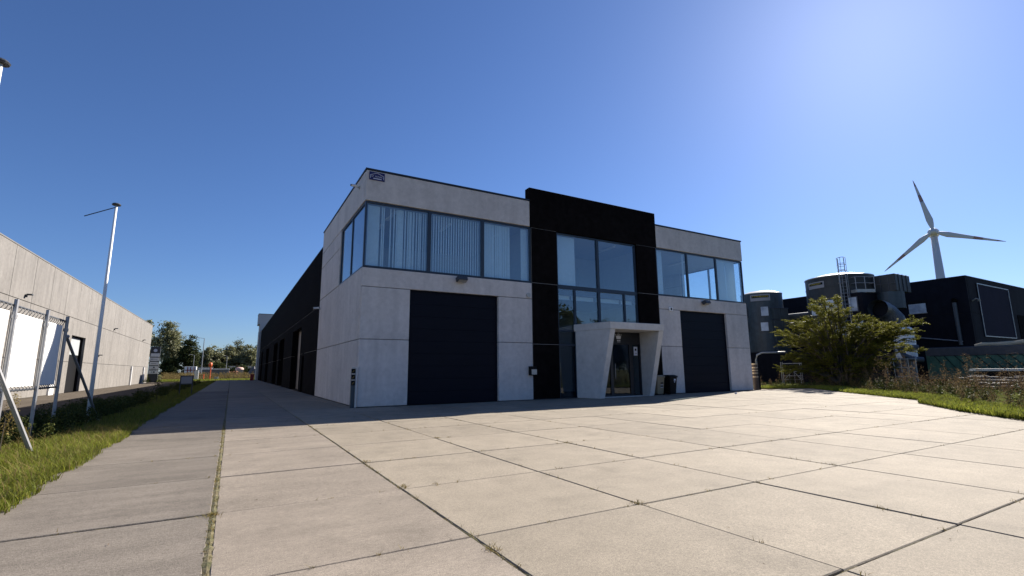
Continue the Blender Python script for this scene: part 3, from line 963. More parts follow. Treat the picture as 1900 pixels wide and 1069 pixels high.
# striped bollard by the right corner
t = thing('bollard', 'dark bollard with five pale bands beside the right building corner', 'bollard', (26.45, .1, 0))
MB().lathe(26.35, .1, [(.17, 0), (.17, 1.70), (.15, 1.74), (0, 1.75)], 16).build('tube', M['wood'], t, smooth=False)
MB().box(26.52, 26.70, .0, .18, 0, 1.45).build('post', M['plast_k'], t)
for z in (1.72, 1.47, 1.29, 1.11, .86):
    MB().lathe(26.35, .1, [(.17, z - .035), (.182, z - .035), (.182, z + .035), (.17, z + .035)], 16).build('band', M['beige'], t)

# wheelie bins
def wheelie(x, y, bm_, lm, label, sticker):
    t = thing('wheelie_bin', label, 'bin', (x, y, 0), 'wheelie bins beside the porch')
    w, d = .29, .34
    MB().hexa([(x - w * .8, y - d * .75, .06), (x + w * .8, y - d * .75, .06), (x + w * .8, y + d * .7, .06), (x - w * .8, y + d * .7, .06),
               (x - w, y - d, 1.0), (x + w, y - d, 1.0), (x + w, y + d, 1.0), (x - w, y + d, 1.0)]).build('body', bm_, t, .02)
    MB().box(x - w - .03, x + w + .03, y - d - .03, y + d + .03, .955, 1.0).build('rim', lm, t, .01)
    MB().prism([(x - w - .02, y - d - .04, 1.005), (x - w - .02, y + d + .03, 1.005), (x - w - .02, y + d, 1.10), (x - w - .02, y - d * .4, 1.10), (x - w - .02, y - d - .02, 1.05)], (2 * w + .04, 0, 0)).build('lid', lm, t, .012)
    for s in (-1, 1):
        MB().tube([(x + s * .20, y + d * .72, .1), (x + s * .26, y + d * .72, .1)], .1, 14).build('wheel', M['plast_k'], t)
    MB().tube([(x - .2, y + d + .06, .98), (x + .2, y + d + .06, .98)], .016, 6).build('handle', lm, t)
    f_y = lambda z: y - d * .75 - (d * .25) * (z - .06) / .94
    if sticker:
        MB().prism([(x + .02, f_y(.85) - .012, .88), (x + .16, f_y(.85) - .012, .88), (x + .155, f_y(.7) - .012, .76), (x + .09, f_y(.6) - .012, .66), (x + .025, f_y(.7) - .012, .76)], (0, -.004, 0)).build('sticker', M['print'], t)
        MB().tube([(x + .09, f_y(.75) - .02, .77), (x + .09, f_y(.75) - .024, .77)], .035, 8).build('sticker_mark', M['plast_k'], t)
    else:
        for z0, z1, mm_ in ((.54, .57, 'print'), (.46, .52, 'plast_k'), (.41, .44, 'print'), (.62, .70, 'wood')):
            MB().box(x - .04, x + .16, f_y(z0) - .03, f_y(z0) - .022, z0, z1).build('sticker', M[mm_], t)
    return t
wheelie(16.50, -.42, M['plast_b'], M['plast_b'], 'beige wheelie bin right beside the porch fin', False)
wheelie(17.17, -.72, M['plast_k'], M['plast_k'], 'black wheelie bin with white shield sticker against the grey wall', True)
t = MB().box(20.55, 20.62, -2.5, -2.4, 0.0, .09).build('litter_scrap', M['print'])
tag(t, 'small pale scrap of litter in front of the right garage door', 'litter')

# ------------------------------------------------------------------ neighbouring warehouse (left)
NX = -17.2; NZ = -.25
N = thing('neighbour_warehouse', 'long sunlit pebbled concrete warehouse with a dark gate on the left', 'building', (NX, 40, NZ))
yy = [2 + 4.0 * i for i in range(21)] + [86.0]
DY0, DY1, DZ = 37.2, 42.0, 4.9
for i in range(21):
    a, b = yy[i], yy[i + 1]
    for z0, z1 in ((NZ, 2.5), (2.5, 6.42), (6.42, 9.78)):
        segs = [(a, b)]
        if z0 < DZ:
            segs = []
            if b <= DY0 or a >= DY1: segs = [(a, b)]
            else:
                if a < DY0: segs.append((a, DY0))
                if b > DY1: segs.append((DY1, b))
        for s0, s1 in segs:
            part('wall_panel', M['concrete_n'], N, NX - .2, NX, s0 + .028, s1 - .028, z0 + .018, z1 - .018, bevel=.01)
part('wall_panel', M['concrete_n'], N, NX - .2, NX, DY0, DY1, DZ, 6.40, bevel=.01)
part('joint_sealant', M['sealant'], N, NX - .3, NX - .05, 2.02, DY0 - .02, NZ, 9.7)
part('joint_sealant', M['sealant'], N, NX - .3, NX - .05, DY1 + .02, 85.9, NZ, 9.7)
part('joint_sealant', M['sealant'], N, NX - .3, NX - .05, DY0 - .02, DY1 + .02, DZ + .1, 9.7)
part('coping', M['sealant_l'], N, NX - .3, NX + .02, 2, 86, 9.78, 9.86)
part('end_wall', M['concrete_n'], N, NX - 25, NX - .3, 85.7, 86, NZ, 9.78)
part('end_wall', M['concrete_n'], N, NX - 25, NX - .3, 2, 2.3, NZ, 9.78)
part('roof', M['sealant'], N, NX - 25, NX - .31, 2.31, 85.69, 9.3, 9.5)
g_ = part('gate', M['plast_k'], N, NX - .45, NX - .40, DY0 - .2, DY1 + .2, NZ, DZ + .1)
MB().box(NX - .398, NX - .36, DY0 + .25, DY1 - .25, 3.2, 4.8).build('gate_panel', M['greyb'], g_)
MB().box(NX - .39, NX - .2, DY0 - .2, DY0, NZ, DZ).build('reveal', M['plast_k'], g_)
MB().box(NX - .39, NX - .2, DY1, DY1 + .2, NZ, DZ).build('reveal', M['plast_k'], g_)
for y, z, lb in ((24.7, 6.84, 'wall lamp nearest the street high on the sunlit left warehouse'), (54.4, 6.8, 'wall lamp high on the left warehouse beyond the flagpole'),
                 (76.8, 6.7, 'wall lamp high near the far corner of the left warehouse'), (48.0, 3.4, 'low wall lamp right of the dark gate on the left warehouse')):
    t = thing('wall_lamp', lb, 'wall lamp', (NX, y, z), 'wall lamps on the left warehouse')
    MB().box(NX + .002, NX + .10, y - .07, y + .07, z - .16, z + .03).build('bracket', M['dsteel'], t)
    MB().box(NX + .08, NX + .38, y - .14, y + .14, z - .02, z + .08).build('head', M['dsteel'], t, .02)
for y, lb in ((69.0, 'white downpipe on the left warehouse, the nearer of two'), (80.5, 'white downpipe near the far corner of the left warehouse')):
    t = thing('downpipe', lb, 'downpipe', (NX + .1, y, NZ), 'downpipes on the left warehouse')
    MB().tube([(NX + .1, y, NZ), (NX + .1, y, 2.45)], .13, 8).build('pipe', M['white'], t)
    MB().box(NX + .002, NX + .2, y - .2, y + .2, 2.0, 2.06).build('clamp', M['galv'], t)
t = MB().box(NX + .004, NX + .12, 32.4, 33.6, NZ, .9).build('pale_cover', M['white'])
tag(t, 'pale upright cover plate at the foot of the left warehouse wall', 'cover plate')

# ------------------------------------------------------------------ banner frame and flagpoles
BX = -8.4
t = thing('banner_frame', 'steel post frame with a large blank white banner laced to it', 'banner', (BX, -6, 0))
PY = [-3.46, -5.07, -7.05, -8.95, -10.9]
for y in PY:
    q = MB().tube([(BX, y, -.25), (BX, y, 2.95)], .038, 10).build('post', M['galv'], t)
    MB().tube([(BX, y, 2.55), (BX, y, 2.63)], .052, 10).build('collar', M['galv'], q)
for z in (2.83, 1.10):
    MB().tube([(BX - .05, -10.9, z), (BX - .05, -3.42, z)], .022, 8).build('rail', M['dsteel'], t)
for i in range(4):
    y1, y0 = PY[i] - .07, PY[i + 1] + .07
    # slightly bellied tarp
    vs = []; fs = []; nx = 10
    for a in range(nx + 1):
        for b in range(nx + 1):
            s_, r_ = a / nx, b / nx
            bell = .03 * math.sin(math.pi * s_) * math.sin(math.pi * r_) + .006 * math.sin(9 * s_ + 4 * r_)
            vs.append((BX - .06 + bell, y0 + (y1 - y0) * s_, 1.17 + (2.70 - 1.17) * r_))
    n_ = nx + 1
    for a in range(nx):
        for b in range(nx):
            k = a * n_ + b; fs.append((k, k + n_, k + n_ + 1, k + 1))
    bk = len(vs)
    vs += [(x - .006, y, z) for x, y, z in vs]
    fs += [tuple(bk + i_ for i_ in reversed(f_)) for f_ in fs]
    tp = MB().add(vs, fs).build('banner', M['tarp'], t, smooth=True)
    hk = MB()
    for k in range(9):
        y = y0 + (y1 - y0) * (k + .5) / 9
        hk.tube([(BX - .055, y, 2.70), (BX - .02, y + .03, 2.78), (BX - .05, y + .05, 2.86), (BX - .08, y + .03, 2.80)], .009, 4)
        hk.tube([(BX - .055, y, 1.18), (BX - .02, y + .02, 1.13), (BX - .05, y + .03, 1.07), (BX - .08, y + .02, 1.12)], .009, 4)
    for yq in (y0 - .03, y1 + .03):
        hk.tube([(BX - .05, yq, 1.1), (BX - .05, yq, 2.83)], .006, 4)
    hk.build('lacing', M['dsteel'], t)['kind'] = 'stuff'
MB().tube([(BX + .03, -3.46, 2.42), (-8.0, -.31, -.10)], .036, 8).build('brace', M['galv'], t)
MB().tube([(BX + .03, -8.95, 2.55), (-7.58, -7.99, -.06)], .042, 8).build('brace', M['galv'], t)
MB().tube([(BX + .02, -3.5, 2.42), (BX + .05, -3.42, 2.42)], .05, 8).build('brace_clamp', M['galv'], t)

def flagpole(x, y, h, label, arm):
    t = thing('flagpole', label, 'flagpole', (x, y, 0), 'white flagpoles on the grass bank')
    MB().tube([(x, y, -.2), (x, y, h * .45), (x, y, h)], [.062, .052, .038], 12).build('pole', M['white'], t, smooth=True)
    MB().lathe(x, y, [(0, h), (.12, h), (.135, h + .03), (.10, h + .07), (0, h + .09)], 16).build('cap', M['dsteel'], t)
    a = Vector(arm)
    MB().tube([(x, y, h - .06), (x + a.x, y + a.y, h - .06 + a.z)], .016, 6).build('arm', M['dsteel'], t)
flagpole(-8.41, .31, 7.22, 'tall white flagpole with a bare arm in front of the left warehouse', (-.80, -.05, -.46))
flagpole(-8.45, -9.35, 6.85, 'second white flagpole cut off at the left picture edge', (-.8, -.05, -.4))

# ------------------------------------------------------------------ trees
def tree(name, x, y, z, h, rx, m, label, nclump=60, per=70, leaf=0.4, trunk=0.25, crown0=0.25, cat='tree', group=None, ry=None, seed=1, multi=1, flat=.55, top=0.8, clr=.22):
    rs = np.random.default_rng(seed); rd = random.Random(seed)
    t = thing(name, label, cat, (x, y, z), group)
    ry = ry or rx
    ch = h * (1 - crown0); cz = h * crown0 + ch / 2
    cs = []
    while len(cs) < nclump:
        p = rs.uniform(-1, 1, 3)
        rr = np.linalg.norm(p)
        if rr > 1 or rr < .35: continue
        if p[2] > 0: s = 1 - (1 - top) * p[2]
        else: s = 1
        lump = 0.80 + 0.30 * math.sin(3.1 * p[0] + seed) * math.sin(2.7 * p[1] + 2 * p[2] + seed)
        cs.append((p[0] * rx * s * lump, p[1] * ry * s * lump, cz + p[2] * ch / 2 * lump))
    tr = MB(); lv = []
    stems = []
    for k in range(multi):
        an = rd.uniform(0, 6.28); off = (rx * .28 if multi > 1 else rx * .05)
        tipx, tipy = math.cos(an) * off, math.sin(an) * off
        pts = [(0.1 * math.cos(an) * (multi > 1), 0.1 * math.sin(an) * (multi > 1), -.2), (tipx * .5, tipy * .5, h * .3), (tipx, tipy, h * .55), (tipx * 1.1, tipy, h * .85)]
        tr.tube([(x + a, y + b, z + c) for a, b, c in pts], [trunk, trunk * .75, trunk * .45, trunk * .12], 7)
        stems.append(pts)
    for c in cs:
        st = rd.choice(stems)
        q = rd.uniform(.25, .7); hz = min(c[2] * rd.uniform(.45, .75), h * .8)
        # point on stem at height hz
        for i in range(len(st) - 1):
            if st[i][2] <= hz <= st[i + 1][2]:
                u = (hz - st[i][2]) / (st[i + 1][2] - st[i][2]); s0 = [st[i][j] + (st[i + 1][j] - st[i][j]) * u for j in range(3)]; break
        else: s0 = list(st[-1])
        mid = [(s0[j] + c[j]) / 2 for j in range(3)]; mid[2] += .06 * h * rd.uniform(0, 1)
        tr.tube([(x + p[0], y + p[1], z + p[2]) for p in (s0, mid, c)], [trunk * .25, trunk * .14, trunk * .04], 4, cap=False)
        k = int(per * rd.uniform(.6, 1.4))
        rad = np.array([rx, ry, ch / 2 * flat]).mean() * clr * rd.uniform(.7, 1.35)
        pp = rs.normal(size=(k, 3)) * rad * np.array([.75, .75, .75 * flat]) + np.array(c)
        out = np.array([c[0], c[1], 0]); out = out / (np.linalg.norm(out) + 1e-6)
        pp[:, 2] -= .35 * rad * np.clip(((pp - np.array(c)) @ out) / rad, 0, 2) ** 2
        lv.append(leaves(pp, leaf, .5, .7))
    v, f = join(lv)
    np_mesh('crown', v, f, m, t)
    tr.build('trunk', M['bark'], t)
    return t


# the big feathery tree in front of the silos
def locust(x, y, z, label):
    rs = np.random.default_rng(9); rd = random.Random(9)
    t = thing('locust_tree', label, 'tree', (x, y, z))
    rgt = Vector((.42, -.91, 0)); dep = Vector((.91, .42, 0))      # picture right, away from the street
    tr = MB(); lv = []
    K_ = 0.88
    tips = [(-4.4, 4.0), (-4.2, 2.6), (-3.5, 4.9), (-2.6, 5.5), (-1.7, 5.9), (-.6, 5.8), (.5, 5.4), (1.5, 5.0), (2.5, 4.8), (3.4, 4.5), (4.3, 4.4), (4.8, 4.2), (4.0, 3.0), (3.3, 1.7), (-4.4, 1.5), (-3.0, 3.4), (-1.2, 4.2), (.6, 3.6), (2.4, 3.2), (-2.4, 2.0), (1.2, 1.8)]
    for k in range(6):
        for tx, tz in tips:
            tx *= K_ if tx > 0 else .80
            tz *= 1.07
            tx2 = tx + rd.gauss(0, .45); tz2 = tz * rd.uniform(.74, 1.04); ty = rd.uniform(-1, 1) * 2.6 * math.sqrt(max(.05, 1 - (tx / 5) ** 2))
            b = Vector((x, y, z)) + rgt * rd.gauss(0, .25) + dep * rd.gauss(0, .25)
            tip = Vector((x, y, z)) + rgt * tx2 + dep * ty + Vector((0, 0, tz2))
            n = 7; pts = []
            for i in range(n + 1):
                u = i / n
                p = b.lerp(tip, u); p.z = z - .1 + (tz2 + .1) * (1 - (1 - u) ** 1.7) + .25 * math.sin(u * 3.1)
                p += Vector((rd.gauss(0, .05), rd.gauss(0, .05), 0)); pts.append(p)
            tr.tube(pts, [.075 * (1 - i / n) + .008 for i in range(n + 1)], 5, cap=False)
            for i in range(2, n + 1):
                for q in range(4 if i < 6 else 5):
                    o = pts[i]; out = (tip - Vector((x, y, z + tz2 * .4))).normalized()
                    d = (out + Vector((rd.gauss(0, .6), rd.gauss(0, .6), rd.gauss(0.05, .28)))).normalized()
                    ln = rd.uniform(.4, .85); m_ = 56
                    u = np.sort(rs.uniform(.1, 1, m_)); side = rs.choice([-1, 1], m_)
                    dd = np.array(d); sd = np.cross(dd, [0, 0, 1]); sd /= np.linalg.norm(sd) + 1e-6
                    c = np.array(o) + dd * (u * ln)[:, None] + sd * (side * rs.uniform(.03, .19, m_) * (1.15 - u * .6))[:, None]
                    c[:, 2] -= .35 * (u * ln) ** 2 + rs.uniform(0, .06, m_)
                    lv.append(leaves(c, .092, .42, .35))
                    if q < 2: tr.tube([o, o + d * ln * .5, o + d * ln - Vector((0, 0, .3 * ln))], [.012, .008, .004], 3, cap=False)
    v, f = join(lv)
    np_mesh('crown', v - np.array([x, y, z]), f, M['leaf'], t)
    tr.build('trunk', M['bark'], t)


locust(35.5, -.9, -.05, 'feathery green locust tree standing before the dark silos')
# row beyond the lane
GT = 'trees beyond the far end of the lane'
tree('poplar_tree', -20.6, 150, -.4, 17.4, 4.8, M['leaf_p'], 'tallest full poplar right of the sign totem', 90, 90, .55, .35, .12, group=GT, seed=21, top=.7)
tree('poplar_tree', -26.5, 152, -.4, 17.8, 3.0, M['leaf_p'], 'poplar half hidden behind the far corner of the left warehouse', 60, 80, .55, .35, .12, group=GT, seed=22, top=.7)
tree('oak_tree', -15.0, 140, -.4, 11.8, 3.3, M['leaf_d'], 'dark bushy oak between the poplar and the lamp post', 80, 90, .5, .35, .05, group=GT, seed=23)
tree('oak_tree', -18.6, 138, -.4, 6.4, 3.0, M['leaf_d'], 'low dark oak at the foot of the tallest poplar', 60, 80, .5, .3, .03, group=GT, seed=33)
xs = [(-9.6, 11.2, 'pale poplar just right of the tall street lamp'), (-6.2, 10.8, 'second pale poplar from the tall street lamp'), (-3.2, 11.8, 'broad pale poplar above the orange post and trailer'),
      (0.2, 11.4, 'pale poplar above the tan hut'), (3.4, 12.4, 'pale poplar nearest the black hall wall'), (7.0, 12.4, 'poplar rising close behind the rear grey block'), (-13.2, 8.6, 'small pale poplar between the dark oak and the tall street lamp'), (-1.6, 9.4, 'shorter pale poplar squeezed between its taller neighbours')]
for i, (x_, h_, lb) in enumerate(xs):
    tree('poplar_tree', x_, 150 + (i % 3) * 4, -.4, h_, 3.1, M['leaf_p'], lb, 70, 90, .5, .3, .04, group=GT, seed=40 + i, top=.75)
for i, (x_, h_, lb) in enumerate(((-8, 4.6, 'low dark shrub tree below the pale poplars on the left'), (-2.5, 4.2, 'low dark shrub tree behind the tan hut'), (3.5, 4.8, 'low dark shrub tree behind the grey heap'))):
    tree('shrub_tree', x_, 140, -.4, h_, 4.0, M['leaf_d'], lb, 60, 70, .5, .2, .02, group='shrub trees behind the far yard', seed=60 + i)
# trees across the street, seen mirrored in the entrance glazing
for i, (x_, y_, h_, lb) in enumerate(((45, -46, 13.6, 'dark street tree mirrored at the left of the entrance glazing'), (53.5, -46, 11.6, 'dark street tree mirrored beside the middle mullion'), (59.5, -47, 10.4, 'low dark street tree mirrored above the porch roof'))):
    tree('street_tree', x_, y_, -.4, h_, 3.6, M['leaf_d'], lb, 90, 110, .45, .3, .12, group='trees across the street', seed=80 + i)

# ------------------------------------------------------------------ far end of the lane
v, f = weed_mass(rng.uniform(-17, 2, 700), rng.uniform(101, 118, 700), np.full(700, -.3), 1.6, .35, .2, 40)
tag(np_mesh('dry_grass_field', v, f, M['drygrass']), 'band of tall straw coloured grass beyond the lane end', 'grass', kind='stuff')
sheet('lane_end_lawn', M['turf'], 12, 4, -16, 3, 86.9, 101, lambda x, y: -.05)
pl_ = np.stack([rng.uniform(-16, 2, 14000), rng.uniform(88.5, 101, 14000), np.full(14000, -.05)], 1)
grass_patch('lane_end_grass', pl_, .22, .05, .6, M['grass'], 'sunlit green grass strip at the far end of the lane')

def lamp_post(x, y, h, label, arm=.9, r=.09):
    t = thing('street_lamp', label, 'street lamp', (x, y, -.4), 'street lamps beyond the lane')
    MB().tube([(x, y, -.4), (x, y, h)], [r, r * .55], 8).build('pole', M['galv'], t)
    MB().tube([(x, y, h - .02), (x - arm, y, h + .12)], .04, 6).build('arm', M['galv'], t)
    MB().box(x - arm - .55, x - arm + .05, y - .14, y + .14, h + .08, h + .19).build('head', M['silver'], t, .03)
lamp_post(-10.3, 110, 9.15, 'tall street lamp standing against the sky gap', 1.0, .13)
lamp_post(-12.0, 112, 5.4, 'shorter street lamp left of the tall one', .5)
lamp_post(-5.6, 125, 5.6, 'thin street lamp in front of the pale poplars', .4)
lamp_post(-18.1, 108, 5.6, 'street lamp in front of the tallest poplar beside the totem', .4)

t = thing('sign_totem', 'black totem with five white tenant plates by the far corner of the left warehouse', 'sign', (-17.0, 91, -.3))
MB().box(-17.7, -16.2, 91, 91.3, -.3, 6.3).build('column', M['dsteel'], t, .02)
MB().lathe(-16.85, 0, [(0, 0), (.3, 0), (.3, .02), (0, .02)], 20).build('roundel', M['print'], t)
rd_ = [o for o in t.children if o.name.startswith('roundel')][0]
rd_.data.transform(Matrix.Translation(Vector((-17.0, 91, -.3))))
rd_.data.transform(Matrix.Translation((16.85, 0, 0))); rd_.data.transform(Matrix.Rotation(R(90), 4, 'X')); rd_.data.transform(Matrix.Translation((.05, -.02, 5.9)))
for i in range(5):
    z = 4.45 - i * .78
    p_ = MB().box(-17.62, -16.28, 90.96, 90.998, z, z + .62).build('plate', M['white'], t)
    if i == 1: MB().box(-17.45, -17.25, 90.94, 90.958, z + .22, z + .42).box(-17.2, -16.5, 90.94, 90.958, z + .28, z + .36).build('plate_print', M['signgrey'], p_)
    if i == 2: MB().box(-17.4, -16.6, 90.94, 90.958, z + .24, z + .34).build('plate_print', M['signgrey'], p_)
    if i == 3: MB().box(-17.05, -16.8, 90.94, 90.958, z + .28, z + .5).box(-17.3, -16.6, 90.94, 90.958, z + .1, z + .15).build('plate_print', M['dsteel'], p_)
    if i == 4: MB().box(-17.25, -17.17, 90.94, 90.958, z + .2, z + .42).box(-17.0, -16.72, 90.94, 90.958, z + .2, z + .42).build('plate_print', M['dsteel'], p_)

t = thing('tilted_board', 'small dark framed board tilted on legs at the left lane edge', 'board', (-7.2, 20, 0))
fr_ = MB(); y_ = 20
for a in ((-7.48, -7.42), (-6.78, -6.72)):
    fr_.box(a[0], a[1], y_ - .02, y_ + .03, -.1, 1.26)
fr_.box(-7.42, -6.78, y_ - .019, y_ + .029, 1.20, 1.26).box(-7.42, -6.78, y_ - .019, y_ + .029, .66, .72)
fr_.build('frame', M['dsteel'], t)
MB().box(-7.42, -6.78, y_, y_ + .02, .72, 1.20).build('panel', M['signgrey'], t)

t = thing('hydrant_post', 'orange marker post with a round head at the end of the lane', 'post', (-8.1, 93, -.1))
MB().tube([(-8.02, 93, -.1), (-8.02, 93, 2.6)], .10, 10).build('post', M['orange'], t)
MB().lathe(-8.1, 93, [(0, 2.5), (.25, 2.6), (.33, 2.95), (.27, 3.35), (0, 3.45)], 16).build('head', M['orange'], t, smooth=True)
t = MB().tube([(-9.1, 93.5, -.1), (-9.1, 93.5, 1.2)], .09, 8).build('marker_post', M['orange'])
tag(t, 'short orange marker post left of the round headed one', 'post')
t = thing('utility_cabinet', 'white utility cabinet left of the orange posts', 'cabinet', (-10.3, 95, -.1))
MB().box(-10.7, -10.05, 95, 95.4, -.1, 1.95).build('body', M['white'], t, .02)
MB().box(-10.73, -10.02, 94.97, 95.43, 1.95, 2.02).build('lid', M['greyb'], t)
t = thing('utility_cabinet', 'low grey utility cabinet right of the orange posts', 'cabinet', (-6.9, 93, -.1))
MB().box(-7.3, -6.7, 93, 93.3, -.1, .62).build('body', M['greyb'], t, .02)
MB().box(-6.70, -6.58, 92.99, 93.31, -.1, .66).build('edge', M['white'], t)
t = thing('red_cabinet', 'dark red hose cabinet beside the far end of the black wall', 'cabinet', (-1.05, 80, 0))
MB().box(-1.4, -.8, 80, 80.4, 0, 1.15).build('body', M['redp'], t, .03)
MB().box(-1.3, -.9, 79.97, 80, .3, 1.0).build('door', M['redp'], t)
# wire fence beyond the lawn
t = thing('wire_fence', 'low wire fence with thin posts across the far lawn', 'fence', (-5, 99, -.3))
for i in range(8): MB().tube([(-11 + i * 1.4, 99, -.3), (-11 + i * 1.4, 99, 1.05)], .035, 6).build('post', M['dsteel'], t)
for z in (.35, .95): MB().tube([(-11, 99, z), (-1, 99, z)], .02, 5).build('wire', M['dsteel'], t)

# far yard: container, trailer, scrap, hut, heap
t = thing('shipping_container', 'white container with dark red cross bars in the far yard', 'container', (-13.3, 112, -.4))
MB().box(-14.6, -12.1, 112, 114.5, -.4, 3.0).build('body', M['white'], t, .03)
for a in (-14.0, -13.4, -12.7): MB().box(a, a + .18, 111.95, 112, .3, 2.9).build('bar', M['redp'], t)
MB().box(-14.5, -12.2, 111.96, 111.99, 2.0, 2.2).build('bar', M['redp'], t)
t = thing('site_cabin', 'pale site cabin at the foot of the tall street lamp', 'cabin', (-10.2, 118, -.4))
MB().box(-12.0, -8.9, 118, 121, -.4, 2.8).build('body', M['greyb'], t, .02)
MB().box(-12.15, -8.75, 117.9, 121.1, 2.8, 2.95).build('roof', M['sealant_l'], t)
MB().box(-11.4, -10.6, 117.96, 118, 1.2, 2.1).build('window', M['dsteel'], t)
MB().box(-10.1, -9.4, 117.96, 118, 1.2, 2.1).build('window', M['dsteel'], t)
t = thing('flatbed_trailer', 'long pale box trailer parked behind the dry grass', 'trailer', (-7.5, 108, -.4))
MB().box(-10.6, -4.9, 108, 110.5, .7, 2.15).build('body', M['sealant_l'], t, .03)
MB().box(-10.7, -4.8, 107.9, 110.6, 2.15, 2.42).build('roof', M['canopy'], t, .03)
for a in (-9.5, -8.6, -6.2): MB().tube([(a, 108.1, .1), (a, 108.5, .1)], .5, 14).build('wheel', M['plast_k'], t)
t = thing('scrap_heap', 'rusty brown scrap heap right of the pale trailer', 'scrap', (-4, 109, -.4))
sc = MB()
for i in range(26):
    a = random.uniform(-4.9, -3.0); z = random.uniform(0, 1.7); s_ = random.uniform(.2, .6)
    sc.tube([(a - s_, 109 + random.uniform(-.5, .5), z), (a + s_, 109 + random.uniform(-.5, .5), z + random.uniform(-.4, .4))], random.uniform(.05, .14), 5)
sc.build('metal', M['rust'], t)
MB().box(-4.9, -2.9, 108.7, 109.6, -.4, .6).build('base', M['debris'], t)
t = thing('tan_hut', 'tan hut with a rounded pink roof in the far yard', 'hut', (-2.6, 112, -.4))
MB().box(-3.5, -1.7, 112, 114, -.4, 2.2).build('wall', M['tan'], t, .03)
MB().lathe(-2.6, 113, [(1.05, 2.2), (1.0, 2.5), (.7, 2.75), (0, 2.85)], 16).build('roof', M['pink'], t, smooth=True)
t = thing('rubble_heap', 'grey rubble heap beside the far end of the black hall', 'heap', (.3, 110, -.4))
hp = MB(); vs = []; fs = []
for a in range(14):
    for b in range(8):
        u, w_ = a / 13, b / 7
        vs.append((-1.6 + 5 * u, 108 + 4 * w_, -.4 + 3.4 * math.sin(math.pi * min(1, u * .75 + .08)) ** 1.3 * math.sin(math.pi * w_) * random.uniform(.8, 1.15)))
for a in range(13):
    for b in range(7):
        k = a * 8 + b; fs.append((k, k + 8, k + 9, k + 1))
hp.add(vs, fs).build('rubble', M['debris'], t)
t = thing('long_shed', 'low dark roofed shed behind the far yard', 'shed', (-3, 126, -.4))
MB().box(-9, 6, 126, 132, -.4, 2.5).build('wall', M['debris'], t)
MB().prism([(-9.3, 125.7, 2.5), (-9.3, 132.3, 2.5), (-9.3, 129, 3.3)], (15.6, 0, 0)).build('roof', M['dsteel'], t)
MB().box(-3.2, -2.9, 125.6, 125.9, 2.6, 3.6).build('chimney', M['rust'], t)
for o_ in list(col.objects):
    if o_.parent is None and o_.get('label') and o_.get('category') in ('container', 'cabin', 'trailer', 'scrap', 'hut', 'heap', 'shed') and o_.location.y > 60:
        o_.location.y += 14
# planter and clutter by the warehouse corner
t = thing('bush', 'small clump of plants at the far foot of the left warehouse', 'bush', (-16.3, 79, -.25))
v, f = weed_mass(rng.uniform(-.6, .6, 14), rng.uniform(-3, 3, 14), np.zeros(14), .9, .5, .12, 60)
np_mesh('foliage', v, f, M['weed_g'], t)
MB().tube([(-16.3, 79, -.25), (-16.3, 79, .2)], .03, 5).build('stem', M['bark'], t)

# ------------------------------------------------------------------ right: dark hall, silos, container
HXc, HYc, HZ = 57.5, -2.25, 10.24
H = thing('dark_hall', 'dark clad industrial hall with an outlined panel behind the green container', 'building', (HXc, HYc, 0))
for i in range(9):
    a, b = HYc + i * 6.5, HYc + (i + 1) * 6.5
    part('wall_panel', M['darkhall'], H, HXc, HXc + .3, a + .01, b - .01, 6.6 + .01, HZ - .01)
    part('wall_panel', M['darkhall'], H, HXc, HXc + .3, a + .01, b - .01, 0, 6.6 - .01)
for i in range(6):
    a, b = HXc + .31 + i * 6, HXc + .31 + (i + 1) * 6
    part('wall_panel', M['darkhall'], H, a + .01, b - .01, HYc, HYc + .3, 6.6 + .01, HZ - .01)
    part('wall_panel', M['darkhall'], H, a + .01, b - .01, HYc, HYc + .3, 0, 6.6 - .01)
part('roof', M['sealant'], H, HXc + .02, HXc + 36, HYc + .02, HYc + 58, HZ - .3, HZ - .05)
part('coping', M['coping'], H, HXc - .05, HXc + 36, HYc - .05, HYc + .28, HZ, HZ + .06)
part('coping', M['coping'], H, HXc - .05, HXc + .28, HYc + .29, HYc + 58, HZ, HZ + .06)
w_ = part('window', M['inspect'], H, HXc - .04, HXc - .012, 1.18, 2.66, 6.97, 7.95)
MB().box(HXc - .05, HXc - .005, 1.10, 2.74, 7.96, 8.32).build('shutter_box', M['plast_k'], w_)
MB().box(HXc - .09, HXc - .005, 1.10, 2.74, 6.90, 6.96).build('sill', M['galv'], w_)
MB().tube([(HXc - .25, -1.2, 3.5), (HXc - .25, -1.2, 7.7)], .17, 10).build('flue', M['duct'], H)
MB().tube([(HXc + .1, -1.2, 7.95), (HXc - .25, -1.2, 7.95), (HXc - .28, -1.2, 7.70)], .22, 10).build('flue_hood', M['plast_k'], H)
MB().tube([(HXc - .3, 1.95, 4.4), (HXc - .3, -1.4, 3.85)], .06, 6).build('rail', M['galv'], H)
op = part('outlined_panel', M['panel_p'], H, 60.0, 68.65, HYc - .05, HYc - .01, 4.40, 9.7)
for d in ((59.96, 60.06, 4.34, 9.72), (68.6, 68.70, 4.34, 9.72)): MB().box(d[0], d[1], HYc - .1, HYc - .051, d[2], d[3]).build('trim', M['galv'], op)
for d in ((60.06, 68.6, 4.34, 4.43), (60.06, 68.6, 9.62, 9.72)): MB().box(d[0], d[1], HYc - .098, HYc - .052, d[2], d[3]).build('trim', M['galv'], op)
part('doorway', M['black'], H, 70.4, 76, HYc - .04, HYc - .01, 4.0, 7.0)
t = thing('wall_lamp', 'small curved lamp on the dark hall right of its corner', 'wall lamp', (58.3, HYc, 7.9))
MB().tube([(58.3, HYc - .002, 7.8), (58.3, HYc - .3, 8.0), (58.5, HYc - .45, 7.9)], .07, 8).build('arm', M['galv'], t)
